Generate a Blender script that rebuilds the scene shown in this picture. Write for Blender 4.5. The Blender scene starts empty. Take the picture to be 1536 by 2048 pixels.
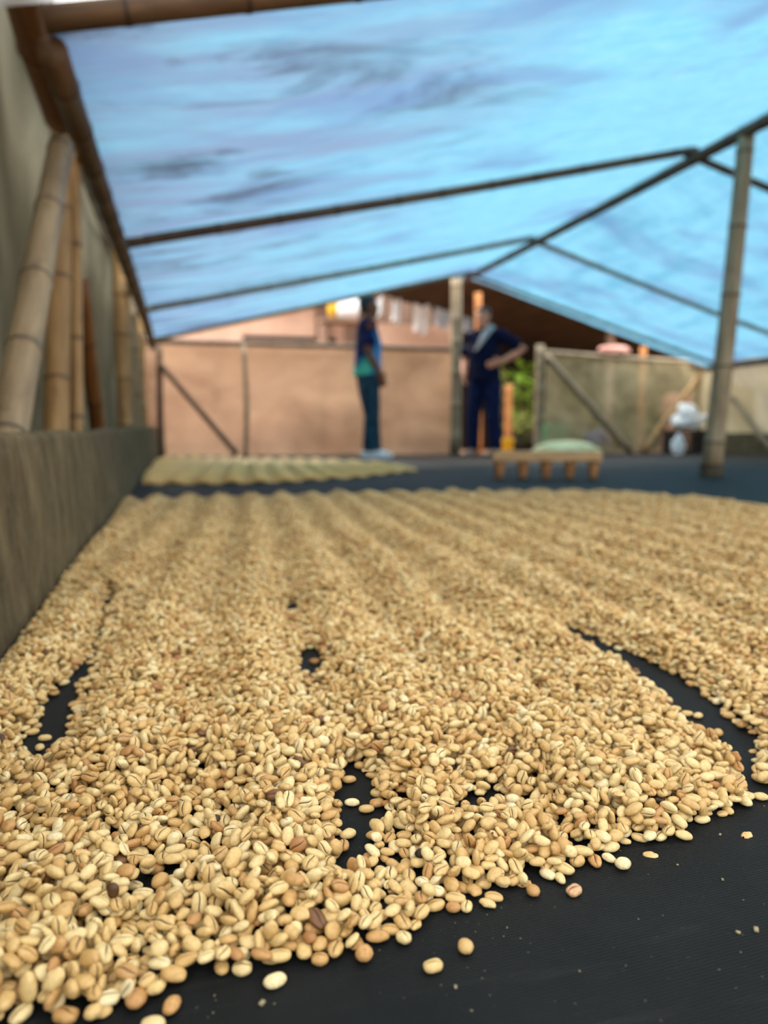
import bpy, bmesh, math, random
import numpy as np
from mathutils import Vector, Matrix, Quaternion, Euler, noise as mnoise

random.seed(7)
rng = np.random.default_rng(11)
PI = math.pi
SC = bpy.context.scene
COL = SC.collection

# ------------------------------------------------------------------ camera
CAM_H, FPX = 0.24, 1540.0
YAW, PITCH = math.radians(14.94), math.radians(5.86)
cam_data = bpy.data.cameras.new('camera')
cam = bpy.data.objects.new('camera', cam_data)
COL.objects.link(cam)
cam.location = (0, 0, CAM_H)
cam.rotation_euler = (PI / 2 - PITCH, 0, -YAW)
cam_data.sensor_fit = 'VERTICAL'
cam_data.sensor_height = 24.0
cam_data.lens = 24.0 * FPX / 2048.0
cam_data.clip_start = 0.02
cam_data.clip_end = 200
cam_data.dof.use_dof = True
cam_data.dof.focus_distance = 0.46
cam_data.dof.aperture_fstop = 3.4
SC.camera = cam

# ------------------------------------------------------------------ sky and sun
world = bpy.data.worlds.new('overcast_sky')
SC.world = world
world.use_nodes = True
bg = world.node_tree.nodes['Background']
# even overcast sky, brighter overhead than at the horizon
_wn, _wl = world.node_tree.nodes, world.node_tree.links
_tc = _wn.new('ShaderNodeTexCoord'); _sx = _wn.new('ShaderNodeSeparateXYZ'); _wl.new(_tc.outputs['Generated'], _sx.inputs[0])
_mr = _wn.new('ShaderNodeMapRange'); _mr.inputs[1].default_value = 0.0; _mr.inputs[2].default_value = 1.0; _mr.inputs[3].default_value = 1.3; _mr.inputs[4].default_value = 4.9
_wl.new(_sx.outputs['Z'], _mr.inputs[0]); _wl.new(_mr.outputs[0], bg.inputs['Strength'])
bg.inputs['Color'].default_value = (0.98, 0.99, 1.0, 1)
sun_data = bpy.data.lights.new('sun', 'SUN')
sun_data.energy = 4.5
sun_data.angle = math.radians(16)
sun_data.color = (1.0, 0.88, 0.70)
sun = bpy.data.objects.new('sun', sun_data)
COL.objects.link(sun)
sun.location = (0, 0, 20)
sun.rotation_euler = Euler((math.radians(-58), 0, math.radians(14)))   # hazy sun beyond the back wall

SC.view_settings.view_transform = 'Standard'
SC.view_settings.look = 'None'
SC.view_settings.exposure = 0.36
SC.view_settings.gamma = 1.0
SC.view_settings.use_curve_mapping = False

# ------------------------------------------------------------------ picture -> place
_F = np.array([math.sin(YAW) * math.cos(PITCH), math.cos(YAW) * math.cos(PITCH), -math.sin(PITCH)])
_R = np.array([math.cos(YAW), -math.sin(YAW), 0.0])
_U = np.cross(_R, _F)
_C = np.array([0, 0, CAM_H])

def ray(px, py):
    return _F + _R * (px - 768) / FPX - _U * (py - 1024) / FPX

def on_z(px, py, z=0.0):
    r = ray(px, py); return Vector(_C + r * ((z - CAM_H) / r[2]))

def on_x(px, py, x):
    r = ray(px, py); return Vector(_C + r * (x / r[0]))

def on_y(px, py, y):
    r = ray(px, py); return Vector(_C + r * (y / r[1]))

def project(x, y, z=0.0):
    d = x * _F[0] + y * _F[1] + (z - CAM_H) * _F[2]
    u = x * _R[0] + y * _R[1] + (z - CAM_H) * _R[2]
    v = x * _U[0] + y * _U[1] + (z - CAM_H) * _U[2]
    d = np.where(np.abs(d) < 1e-6, 1e-6, d)
    return 768 + FPX * u / d, 1024 - FPX * v / d, d

# ------------------------------------------------------------------ object helpers
def tag(o, label=None, cat=None, group=None, kind=None):
    if label: o['label'] = label
    if cat: o['category'] = cat
    if group: o['group'] = group
    if kind: o['kind'] = kind
    return o

def new_mesh(name, verts, faces, mat=None, smooth=True):
    me = bpy.data.meshes.new(name)
    me.from_pydata([tuple(v) for v in verts], [], faces)
    me.validate()
    if smooth:
        me.polygons.foreach_set('use_smooth', [True] * len(me.polygons))
    if mat: me.materials.append(mat)
    me.update()
    return me

def link(name, me, parent=None, loc=(0, 0, 0)):
    o = bpy.data.objects.new(name, me)
    COL.objects.link(o)
    o.location = loc
    if parent: o.parent = parent
    return o

def empty(name, loc=(0, 0, 0), rz=0.0):
    o = bpy.data.objects.new(name, None)
    COL.objects.link(o)
    o.empty_display_size = 0.05
    o.location = loc
    o.rotation_euler = (0, 0, rz)
    return o

class MB:
    """collects simple shapes into one mesh"""
    def __init__(s): s.v, s.f = [], []
    def box(s, c, size, rot=None):
        M = rot if rot is not None else Matrix.Identity(3)
        n = len(s.v)
        for i in (-1, 1):
            for j in (-1, 1):
                for k in (-1, 1):
                    s.v.append(Vector(c) + M @ Vector((i * size[0] / 2, j * size[1] / 2, k * size[2] / 2)))
        for q in ((0, 1, 3, 2), (4, 6, 7, 5), (0, 4, 5, 1), (2, 3, 7, 6), (0, 2, 6, 4), (1, 5, 7, 3)):
            s.f.append(tuple(n + a for a in q))
        return s
    def loft(s, secs, seg=12, caps=True):
        """secs: list of (center, axisA, axisB) ellipse half axes as vectors"""
        n0 = len(s.v)
        for c, a, b in secs:
            for k in range(seg):
                t = 2 * PI * k / seg
                s.v.append(Vector(c) + Vector(a) * math.cos(t) + Vector(b) * math.sin(t))
        for i in range(len(secs) - 1):
            for k in range(seg):
                a = n0 + i * seg + k; b = n0 + i * seg + (k + 1) % seg
                s.f.append((a, b, b + seg, a + seg))
        if caps:
            s.f.append(tuple(n0 + k for k in reversed(range(seg))))
            e = n0 + (len(secs) - 1) * seg
            s.f.append(tuple(e + k for k in range(seg)))
        return s
    def tube(s, pts, radii, seg=10):
        pts = [Vector(p) for p in pts]
        secs = []
        for i, p in enumerate(pts):
            d = (pts[min(i + 1, len(pts) - 1)] - pts[max(i - 1, 0)]).normalized()
            up = Vector((0, 0, 1)) if abs(d.z) < 0.9 else Vector((0, 1, 0))
            a = d.cross(up).normalized(); b = a.cross(d).normalized()
            r = radii[i] if hasattr(radii, '__len__') else radii
            secs.append((p, a * r, -b * r))
        return s.loft(secs, seg)
    def ball(s, c, r, seg=14, rings=9):
        c = Vector(c)
        r = Vector(r) if hasattr(r, '__len__') else Vector((r, r, r))
        secs = []
        for i in range(rings + 1):
            t = -PI / 2 + PI * i / rings
            k = max(math.cos(t), 0.03)
            secs.append((c + Vector((0, 0, r.z * math.sin(t))), Vector((r.x * k, 0, 0)), Vector((0, r.y * k, 0))))
        return s.loft(secs, seg)
    def mesh(s, name, mat, smooth=True):
        return new_mesh(name, s.v, s.f, mat, smooth)
    def build(s, name, mat, parent=None, loc=(0, 0, 0), smooth=True):
        L = Vector(loc)
        if L.length: s.v = [v - L for v in s.v]
        return link(name, s.mesh(name, mat, smooth), parent, loc)

def bevel_build(mb, name, mat, parent=None, loc=(0, 0, 0), w=0.004, seg=2):
    o = mb.build(name, mat, parent, loc, smooth=False)
    bm = bmesh.new(); bm.from_mesh(o.data)
    bmesh.ops.bevel(bm, geom=list(bm.edges), offset=w, segments=seg, affect='EDGES', profile=0.6)
    bm.to_mesh(o.data); bm.free()
    return o

def remeshed(mb, name, mat, voxel, parent=None, smooth_it=3):
    """merge overlapping shapes into one continuous surface"""
    me = mb.mesh(name + '_raw', mat)
    o = bpy.data.objects.new(name + '_raw', me)
    COL.objects.link(o)
    m = o.modifiers.new('r', 'REMESH'); m.mode = 'VOXEL'; m.voxel_size = voxel; m.use_smooth_shade = True
    s = o.modifiers.new('s', 'SMOOTH'); s.iterations = smooth_it; s.factor = 0.5
    dg = bpy.context.evaluated_depsgraph_get(); dg.update()
    me2 = bpy.data.meshes.new_from_object(o.evaluated_get(dg))
    me2.name = name
    me2.materials.clear(); me2.materials.append(mat)
    bpy.data.objects.remove(o); bpy.data.meshes.remove(me)
    return link(name, me2, parent)

# ------------------------------------------------------------------ materials
def srgb(r, g, b):
    def c(x):
        x /= 255.0
        return x / 12.92 if x <= 0.04045 else ((x + 0.055) / 1.055) ** 2.4
    return (c(r), c(g), c(b), 1.0)

class NT:
    def __init__(s, name):
        s.m = bpy.data.materials.new(name); s.m.use_nodes = True
        s.t = s.m.node_tree
        s.t.nodes.clear()
        s.out = s.n('ShaderNodeOutputMaterial')
    def n(s, typ, **kw):
        nd = s.t.nodes.new(typ)
        for k, v in kw.items(): setattr(nd, k, v)
        return nd
    def l(s, a, b): s.t.links.new(a, b)
    def setin(s, nd, **kw):
        for k, v in kw.items():
            nd.inputs[k].default_value = v
    def coords(s, scale=(1, 1, 1), kind='Object', rot=(0, 0, 0), loc=(0, 0, 0)):
        tc = s.n('ShaderNodeTexCoord'); mp = s.n('ShaderNodeMapping')
        s.l(tc.outputs[kind], mp.inputs['Vector'])
        mp.inputs['Scale'].default_value = scale
        mp.inputs['Rotation'].default_value = rot
        mp.inputs['Location'].default_value = loc
        return mp.outputs['Vector']
    def noise(s, vec, scale, detail=3, rough=0.55, dist=0.0):
        nd = s.n('ShaderNodeTexNoise')
        s.l(vec, nd.inputs['Vector'])
        nd.inputs['Scale'].default_value = scale
        nd.inputs['Detail'].default_value = detail
        nd.inputs['Roughness'].default_value = rough
        nd.inputs['Distortion'].default_value = dist
        return nd.outputs['Fac']
    def ramp(s, fac, stops, interp='LINEAR'):
        r = s.n('ShaderNodeValToRGB'); r.color_ramp.interpolation = interp
        e = r.color_ramp.elements
        while len(e) < len(stops): e.new(0.5)
        for el, (p, c) in zip(e, stops):
            el.position = p
            el.color = c if len(c) == 4 else (*c, 1)
        s.l(fac, r.inputs['Fac'])
        return r.outputs['Color']
    def mix(s, fac, a, b, blend='MIX'):
        m = s.n('ShaderNodeMix', data_type='RGBA', blend_type=blend)
        for sock, val in ((m.inputs[0], fac), (m.inputs[6], a), (m.inputs[7], b)):
            if hasattr(val, 'links'): s.l(val, sock)
            else: sock.default_value = val
        return m.outputs[2]
    def math(s, op, a, b=None, clamp=False):
        m = s.n('ShaderNodeMath', operation=op, use_clamp=clamp)
        for i, v in enumerate((a, b)):
            if v is None: continue
            if hasattr(v, 'links'): s.l(v, m.inputs[i])
            else: m.inputs[i].default_value = v
        return m.outputs[0]
    def bump(s, h, strength=0.3, dist=0.01):
        b = s.n('ShaderNodeBump')
        b.inputs['Strength'].default_value = strength
        b.inputs['Distance'].default_value = dist
        s.l(h, b.inputs['Height'])
        return b.outputs['Normal']
    def principled(s, color, rough=0.6, spec=0.4, normal=None, **kw):
        p = s.n('ShaderNodeBsdfPrincipled')
        if hasattr(color, 'links'): s.l(color, p.inputs['Base Color'])
        else: p.inputs['Base Color'].default_value = color
        if hasattr(rough, 'links'): s.l(rough, p.inputs['Roughness'])
        else: p.inputs['Roughness'].default_value = rough
        p.inputs['Specular IOR Level'].default_value = spec
        if normal is not None: s.l(normal, p.inputs['Normal'])
        for k, v in kw.items(): p.inputs[k].default_value = v
        return p
    def done(s, shader):
        s.l(shader.outputs[0], s.out.inputs['Surface'])
        return s.m

def plain(name, c1, c2, scale=8.0, rough=0.7, spec=0.3, bump=0.15, stretch=(1, 1, 1)):
    t = NT(name)
    v = t.coords(stretch)
    f = t.noise(v, scale, 5, 0.6)
    col = t.ramp(f, [(0.3, c1), (0.72, c2)])
    nb = t.bump(f, bump, 0.01)
    return t.done(t.principled(col, rough, spec, nb))

def bamboo_mat(name, dark, light, node):
    t = NT(name)
    v = t.coords((6, 6, 0.8))
    f = t.noise(v, 4.0, 5, 0.65)
    col = t.ramp(f, [(0.28, dark), (0.7, light)])
    at = t.n('ShaderNodeAttribute', attribute_name='node')
    col = t.mix(at.outputs['Fac'], col, node)
    sp = t.ramp(t.noise(t.coords((1, 1, 1)), 14.0, 4, 0.7), [(0.55, (0, 0, 0, 1)), (0.7, (1, 1, 1, 1))])
    col = t.mix(t.math('MULTIPLY', sp, 0.35), col, node)
    return t.done(t.principled(col, 0.55, 0.35, t.bump(f, 0.2, 0.01)))

M_BAM_GREY = bamboo_mat('bamboo_weathered', srgb(100, 84, 62), srgb(162, 144, 112), srgb(56, 44, 32))
M_BAM_TAN = bamboo_mat('bamboo_tan', srgb(124, 92, 54), srgb(180, 146, 96), srgb(66, 48, 30))
M_BAM_DARK = bamboo_mat('bamboo_dark', srgb(66, 48, 34), srgb(112, 88, 64), srgb(34, 26, 20))
M_BAM_BROWN = bamboo_mat('bamboo_brown', srgb(88, 54, 22), srgb(140, 92, 44), srgb(50, 30, 14))

def mat_bean(name='parchment_bean', wash=None):
    t = NT(name)
    oi = t.n('ShaderNodeObjectInfo')
    rnd = oi.outputs['Random']
    col = t.ramp(rnd, [
        (0.0, srgb(50, 32, 20)), (0.0025, srgb(64, 42, 26)), (0.004, srgb(160, 112, 66)), (0.02, srgb(182, 138, 86)),
        (0.10, srgb(196, 160, 100)), (0.35, srgb(206, 175, 117)), (0.60, srgb(214, 187, 128)), (0.82, srgb(221, 200, 146)),
        (0.93, srgb(224, 206, 154)), (1.0, srgb(228, 214, 172))])
    at = t.n('ShaderNodeAttribute', attribute_name='bean_co')
    ofs = t.n('ShaderNodeVectorMath', operation='ADD')
    t.l(at.outputs['Vector'], ofs.inputs[0])
    cx = t.n('ShaderNodeCombineXYZ')
    k = t.math('MULTIPLY', rnd, 91.7)
    for i in range(3): t.l(k, cx.inputs[i])
    t.l(cx.outputs[0], ofs.inputs[1])
    f = t.noise(ofs.outputs[0], 0.55, 4, 0.6)
    mott = t.ramp(f, [(0.36, (1, 1, 1, 1)), (0.60, (0.84, 0.79, 0.72, 1)), (0.72, (0.62, 0.52, 0.40, 1))])
    col = t.mix(0.75, col, mott, 'MULTIPLY')
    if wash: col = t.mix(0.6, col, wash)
    cr = t.n('ShaderNodeAttribute', attribute_name='crease')
    crf = t.ramp(cr.outputs['Fac'], [(0.22, (0, 0, 0, 1)), (0.55, (1, 1, 1, 1))])
    col = t.mix(t.math('MULTIPLY', crf, 0.95), col, srgb(74, 46, 26))
    return t.done(t.principled(col, 0.42, 0.42, t.bump(f, 0.25, 0.0015)))

M_BEAN = mat_bean()
M_BEAN_WARM_LIT = mat_bean('warm_lit_parchment_bean', srgb(246, 196, 104))   # golden wash paints the missing warm light into the far beans

def mat_bean_one(name, c, crease):
    t = NT(name)
    at = t.n('ShaderNodeAttribute', attribute_name='bean_co')
    f = t.noise(at.outputs['Vector'], 0.5, 4, 0.6)
    col = t.mix(t.ramp(f, [(0.4, (0, 0, 0, 1)), (0.75, (0.6, 0.6, 0.6, 1))]), c, crease)
    cr = t.n('ShaderNodeAttribute', attribute_name='crease')
    crf = t.ramp(cr.outputs['Fac'], [(0.22, (0, 0, 0, 1)), (0.55, (1, 1, 1, 1))])
    col = t.mix(crf, col, crease)
    return t.done(t.principled(col, 0.5, 0.35, t.bump(f, 0.2, 0.0015)))

M_BEAN_DARK = mat_bean_one('bean_blackened', srgb(44, 28, 20), srgb(20, 12, 8))
M_BEAN_PINK = mat_bean_one('bean_pinkish', srgb(208, 166, 124), srgb(96, 56, 34))
M_BEAN_PALE = mat_bean_one('bean_pale', srgb(238, 222, 172), srgb(150, 112, 66))
M_BEAN_AMBER = mat_bean_one('bean_amber', srgb(200, 156, 98), srgb(96, 56, 28))
M_CHAFF = plain('chaff_paper', srgb(196, 150, 92), srgb(232, 204, 150), 300, 0.6, 0.2, 0.1)
M_DUST = plain('dust_speck', srgb(120, 114, 96), srgb(176, 164, 130), 100, 0.8, 0.1, 0)

def mat_mat():
    """woven black shade net"""
    t = NT('woven_net')
    v = t.coords((1, 1, 1), rot=(0, 0, math.radians(-4)))
    sx = t.n('ShaderNodeSeparateXYZ'); t.l(v, sx.inputs[0])
    P = 2 * PI / 0.0019
    wx = t.math('MULTIPLY', t.math('ADD', t.math('SINE', t.math('MULTIPLY', sx.outputs['X'], P * 1.4)), 1), 0.5)
    wy = t.math('MULTIPLY', t.math('ADD', t.math('SINE', t.math('MULTIPLY', sx.outputs['Y'], P)), 1), 0.5)
    thread = t.math('MAXIMUM', wx, wy)
    dust = t.noise(t.coords((1, 1, 1)), 9.0, 6, 0.65)
    streak = t.noise(t.coords((3, 28, 1), rot=(0, 0, 0.05)), 3.0, 4, 0.6)
    fine = t.noise(t.coords((1, 1, 1)), 420.0, 2, 0.6)
    base = t.ramp(thread, [(0.62, srgb(2, 3, 3)), (0.95, srgb(25, 30, 32))])
    dusty = t.mix(t.ramp(dust, [(0.42, (0, 0, 0, 1)), (0.8, (0.06, 0.06, 0.06, 1))]), base, srgb(92, 94, 90))
    dusty = t.mix(t.ramp(streak, [(0.58, (0, 0, 0, 1)), (0.75, (0.05, 0.05, 0.05, 1))]), dusty, srgb(120, 120, 112))
    dusty = t.mix(t.ramp(fine, [(0.70, (0, 0, 0, 1)), (0.78, (0.4, 0.4, 0.4, 1))]), dusty, srgb(120, 120, 110))
    return t.done(t.principled(dusty, 0.6, 0.14, t.bump(thread, 0.6, 0.0006)))

M_MAT = mat_mat()

def mat_kerb():
    t = NT('dusty_net_cloth')
    f = t.noise(t.coords((1, 3.0, 1.2)), 6.0, 6, 0.7, 0.4)
    f2 = t.noise(t.coords((1, 1, 1)), 40.0, 4, 0.7)
    col = t.ramp(f, [(0.3, srgb(66, 58, 42)), (0.55, srgb(98, 87, 64)), (0.78, srgb(132, 118, 90))])
    col = t.mix(t.ramp(f2, [(0.5, (0, 0, 0, 1)), (0.75, (0.4, 0.4, 0.4, 1))]), col, srgb(120, 114, 98))
    return t.done(t.principled(col, 0.9, 0.1, t.bump(f2, 0.4, 0.006)))

M_KERB = mat_kerb()

def mat_sheet(name, c1, c2, transl, transp, scale=2.0, stretch=(1, 1, 1), rough=0.6, spec=0.15):
    """dusty translucent plastic sheeting"""
    t = NT(name)
    f = t.noise(t.coords(stretch), scale, 5, 0.6, 0.8)
    col = t.ramp(f, [(0.3, c1), (0.7, c2)])
    nb = t.bump(f, 0.3, 0.05)
    p = t.principled(col, rough, spec, nb)
    tr = t.n('ShaderNodeBsdfTranslucent'); t.l(col, tr.inputs['Color'])
    m1 = t.n('ShaderNodeMixShader'); m1.inputs[0].default_value = transl
    t.l(p.outputs[0], m1.inputs[1]); t.l(tr.outputs[0], m1.inputs[2])
    cl = t.n('ShaderNodeBsdfTransparent')
    m2 = t.n('ShaderNodeMixShader')
    tf = t.ramp(t.noise(t.coords((1, 1, 1)), 5.0, 3), [(0.3, (transp * 0.6,) * 3 + (1,)), (0.7, (min(1, transp * 1.4),) * 3 + (1,))])
    t.l(tf, m2.inputs[0])
    t.l(m1.outputs[0], m2.inputs[1]); t.l(cl.outputs[0], m2.inputs[2])
    return t.done(m2)

M_SHEET_LEFT = mat_sheet('plastic_grey', srgb(74, 71, 57), srgb(116, 112, 94), 0.12, 0.0, 1.6, (1, 1, 0.6), 0.95, 0.0)
M_SHEET_BACK = mat_sheet('plastic_brown', srgb(132, 104, 82), srgb(182, 152, 124), 0.34, 0.12, 0.9, (1, 1, 1.6))
M_SHEET_OLIVE = mat_sheet('plastic_olive', srgb(112, 104, 76), srgb(176, 166, 132), 0.36, 0.22, 2.2, (1, 1, 1))
M_SHEET_BEIGE = mat_sheet('plastic_beige', srgb(140, 130, 100), srgb(184, 174, 140), 0.30, 0.04, 1.2, (1, 1, 1))

def mat_tarp():
    t = NT('blue_tarp')
    v = t.coords((0.16, 1.0, 0.16))
    blue = srgb(124, 212, 250)
    f_big = t.noise(t.coords((0.55, 1, 0.55)), 0.9, 4, 0.55, 0.4)
    f_str = t.noise(v, 5.5, 5, 0.65, 0.3)
    f_fine = t.noise(t.coords((0.3, 1.0, 0.3)), 26.0, 4, 0.7)
    # pigment of the sheet, kept dark because the sky behind it is several times brighter than white
    def c(r, g, b, k=0.44):
        q = srgb(r, g, b); return (q[0] * k, q[1] * k, q[2] * k, 1)
    col = t.ramp(f_fine, [(0.3, c(124, 203, 242)), (0.7, c(156, 224, 250))])
    sep = t.n('ShaderNodeSeparateXYZ'); t.l(t.coords(), sep.inputs[0])
    # lavender grime, streaked down the slope, heavier on the low left part of the sheet
    low = t.ramp(t.math('ADD', t.math('MULTIPLY', sep.outputs['X'], 0.26), t.math('MULTIPLY', f_big, 0.75)),
                 [(0.42, (1, 1, 1, 1)), (0.80, (0.10, 0.10, 0.10, 1))])
    stain = t.ramp(f_str, [(0.34, (0.25, 0.25, 0.25, 1)), (0.58, (1, 1, 1, 1))])
    s = t.math('MULTIPLY', low, stain)
    col = t.mix(t.math('MULTIPLY', s, 0.9), col, c(138, 160, 198))
    f_band = t.noise(t.coords((0.5, 1, 0.5), loc=(1.3, 0.4, 0)), 1.5, 4, 0.6, 0.5)
    big = t.ramp(f_band, [(0.50, (0, 0, 0, 1)), (0.66, (0.85, 0.85, 0.85, 1))])
    col = t.mix(big, col, c(122, 158, 206))
    # on the far side of the ridge the grime runs along the ridge
    right = t.ramp(t.math('SUBTRACT', sep.outputs['X'], 2.98), [(0.0, (0, 0, 0, 1)), (0.05, (1, 1, 1, 1))])
    f_r = t.noise(t.coords((1.0, 0.22, 1.0)), 7.0, 4, 0.6, 0.2)
    col = t.mix(t.math('MULTIPLY', right, t.ramp(f_r, [(0.45, (0, 0, 0, 1)), (0.68, (0.6, 0.6, 0.6, 1))])), col, c(96, 168, 206))
    dark = t.ramp(t.noise(t.coords((0.34, 1.0, 0.34), loc=(3.1, 1.7, 0)), 3.0, 6, 0.66, 0.8), [(0.53, (0, 0, 0, 1)), (0.66, (1, 1, 1, 1))])
    col = t.mix(t.math('MULTIPLY', t.math('MULTIPLY', dark, low), 0.9), col, c(84, 98, 122))
    tr = t.n('ShaderNodeBsdfTranslucent'); t.l(col, tr.inputs['Color'])
    p = t.principled(col, 0.5, 0.3, t.bump(f_str, 0.3, 0.05))
    m = t.n('ShaderNodeMixShader'); m.inputs[0].default_value = 0.5
    t.l(p.outputs[0], m.inputs[1]); t.l(tr.outputs[0], m.inputs[2])
    return t.done(m)

M_TARP = mat_tarp()

# ------------------------------------------------------------------ the setting
WALL_X = -0.19           # inner face of the low left kerb
Y_FRONT, Y_BACK = 1.93, 8.3
X_RIDGE, Z_RIDGE, X_EAVE_L, X_EAVE_R, Z_EAVE, Z_EAVE_R = 2.98, 1.90, -0.21, 5.95, 1.155, 1.03

def roof_z(x):
    if x < X_RIDGE:
        k = (x - X_EAVE_L) / (X_RIDGE - X_EAVE_L)
    else:
        return Z_EAVE_R + (Z_RIDGE - Z_EAVE_R) * (X_EAVE_R - x) / (X_EAVE_R - X_RIDGE)
    return Z_EAVE + (Z_RIDGE - Z_EAVE) * k

STATIONS = [2.0, 4.10, 6.23, 7.70]

def grid_mesh(name, nu, nv, fn, mat, smooth=True):
    vs = [fn(i / (nu - 1), j / (nv - 1)) for j in range(nv) for i in range(nu)]
    fs = [(j * nu + i, j * nu + i + 1, (j + 1) * nu + i + 1, (j + 1) * nu + i) for j in range(nv - 1) for i in range(nu - 1)]
    return new_mesh(name, vs, fs, mat, smooth)

# mat floor
fl = link('floor', new_mesh('floor', [(-0.6, -1.2, 0), (6.6, -1.2, 0), (6.6, Y_BACK + 0.25, 0), (-0.6, Y_BACK + 0.25, 0)], [(0, 1, 2, 3)], M_MAT))
tag(fl, 'black woven shade net laid out as the drying floor', kind='structure')

# outside ground
M_EARTH = plain('trodden_earth', srgb(150, 112, 86), srgb(196, 160, 128), 1.5, 0.95, 0.1, 0.3)
g = link('ground', new_mesh('ground', [(-60, -60, -0.03), (60, -60, -0.03), (60, 80, -0.03), (-60, 80, -0.03)], [(0, 1, 2, 3)], M_EARTH))
tag(g, 'bare trodden earth around the drying shed', kind='structure')

# low kerb on the left wrapped in dusty net cloth
def kerb_fn(u, v):
    y = -0.6 + (Y_BACK + 0.6) * v
    top = 0.238 + 0.062 * min(1, max(0, (y - 0.9) / 6.5)) + 0.008 * mnoise.noise(Vector((y * 2.2, 0, 3))) + 0.012 * mnoise.noise(Vector((y * 0.7, 5, 3)))
    w = 0.007 * mnoise.noise(Vector((y * 3.1, u * 3, 1.0)))
    prof = [(0.0, 0.0), (-0.004, 0.06), (-0.010, 0.14), (-0.014, 0.20), (-0.018, 0.97), (-0.030, 1.0), (-0.046, 0.98), (-0.048, 0.0)]
    n = len(prof) - 1
    k = u * n; i = min(int(k), n - 1); t = k - i
    dx = prof[i][0] * (1 - t) + prof[i + 1][0] * t
    if i < 3: z = prof[i][1] * (1 - t) + prof[i + 1][1] * t; z = z if i >= 0 else 0
    elif i == 3: z = 0.20 * (1 - t) + top * 0.97 * t
    else: z = top * (prof[i][1] * (1 - t) + prof[i + 1][1] * t)
    return (WALL_X + dx + (w if 0.02 < u < 0.9 else 0), y, max(z, 0.0))
k = link('wall_left', grid_mesh('wall_left', 29, 120, kerb_fn, M_KERB))
tag(k, 'low kerb wall wrapped in dusty dark net cloth', kind='structure')

def wrinkle(x, y, z, s=1.0, a=0.03):
    return a * mnoise.noise(Vector((x * s, y * s, z * s))) + 0.4 * a * mnoise.noise(Vector((x * s * 3, y * s * 3, z * s * 3)))

def sheet(name, p00, p10, p11, p01, mat, nrm, label, nu=40, nv=24, a=0.03):
    p00, p10, p11, p01 = (Vector(p) for p in (p00, p10, p11, p01))
    nrm = Vector(nrm)
    def fn(u, v):
        p = p00 * (1 - u) * (1 - v) + p10 * u * (1 - v) + p11 * u * v + p01 * (1 - u) * v
        return p + nrm * wrinkle(p.x, p.y, p.z * 1.5, 1.7, a)
    o = link(name, grid_mesh(name, nu, nv, fn, mat))
    return tag(o, label, kind='structure')

sheet('wall_left_sheet', (-0.45, 0.2, 0.0), (-0.45, Y_BACK, 0.0), (-0.36, Y_BACK, 1.20), (-0.50, 0.2, 1.95), M_SHEET_LEFT, (1, 0, 0), 'dusty grey plastic sheet closing the left side', 80, 16, 0.03)
sheet('wall_back', (-0.45, Y_BACK, 0.0), (3.06, Y_BACK, 0.0), (3.06, Y_BACK, 1.16), (-0.45, Y_BACK, 1.16), M_SHEET_BACK, (0, 1, 0), 'brownish plastic sheet stretched along the back left', 70, 24, 0.05)
sheet('wall_back_sheet', (4.16, Y_BACK, 0.0), (6.2, Y_BACK, 0.0), (6.2, Y_BACK, 1.10), (4.16, Y_BACK, 1.17), M_SHEET_OLIVE, (0, 1, 0), 'clear dusty plastic sheet behind the braced back right panel', 50, 24, 0.06)
sheet('wall_right', (6.15, 1.9, 0.22), (6.15, Y_BACK, 0.22), (6.15, Y_BACK, 1.04), (6.15, 1.9, 1.04), M_SHEET_BEIGE, (1, 0, 0), 'beige plastic sheet closing the right side', 70, 14, 0.03)
kr = link('wall_right_kerb', MB().box((6.2, 5.1, 0.12), (0.10, 6.4, 0.24)).mesh('wall_right_kerb', M_KERB, False))
tag(kr, 'low dark kerb along the right side', kind='structure')

# tarp roof
def tarp_fn(u, v):
    x = X_EAVE_L - 0.05 + (X_EAVE_R + 0.10 - X_EAVE_L + 0.05) * u
    y0 = 2.0 + 0.008 * math.sin(x * 5)
    y = y0 + (7.86 - y0) * v
    z = roof_z(max(min(x, X_EAVE_R + 0.1), X_EAVE_L - 0.05)) + 0.045
    d = min(abs(x - X_RIDGE) / 0.25, 1.0)
    z -= 0.03 * (1 - d) ** 2
    # sag between rafters
    st = STATIONS
    for a, b in zip(st[:-1], st[1:]):
        if a <= y <= b:
            k = math.sin(PI * (y - a) / (b - a))
            e = min(1.0, abs(x - X_RIDGE) / 0.8) * min(1.0, (x - X_EAVE_L) / 0.5 if x < X_RIDGE else (X_EAVE_R - x) / 0.5)
            z -= 0.045 * k * max(e, 0)
    if y > 7.70: z -= 0.05 * (y - 7.70) / 0.17
    z += 0.012 * mnoise.noise(Vector((x * 1.0, y * 3.0, 0))) + 0.006 * mnoise.noise(Vector((x * 2.5, y * 8.0, 4)))
    return (x, y, z)
tp = link('ceiling', grid_mesh('ceiling', 150, 150, tarp_fn, M_TARP))
tag(tp, 'translucent blue tarpaulin roof draped over the ridge', kind='structure')
# white plastic over the camera bay, added to temper the skylight (its edge shows at the top left)
def bay_fn(u, v):
    x = X_EAVE_L - 0.25 + (X_EAVE_R + 0.35 - X_EAVE_L + 0.25) * u
    y = -2.6 + (2.005 + 2.6) * v
    return (x, y, roof_z(x) + 0.075 + 0.015 * mnoise.noise(Vector((x * 1.2, y * 1.2, 7))))
M_SHEET_ROOF = mat_sheet('plastic_white', (0.52, 0.52, 0.51, 1), (0.66, 0.66, 0.64, 1), 0.52, 0.03, 2.0)
tag(link('ceiling_front_added', grid_mesh('ceiling_front_added', 60, 50, bay_fn, M_SHEET_ROOF)), 'added white plastic roof sheet softening the skylight over the bay in front', kind='structure')

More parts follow.
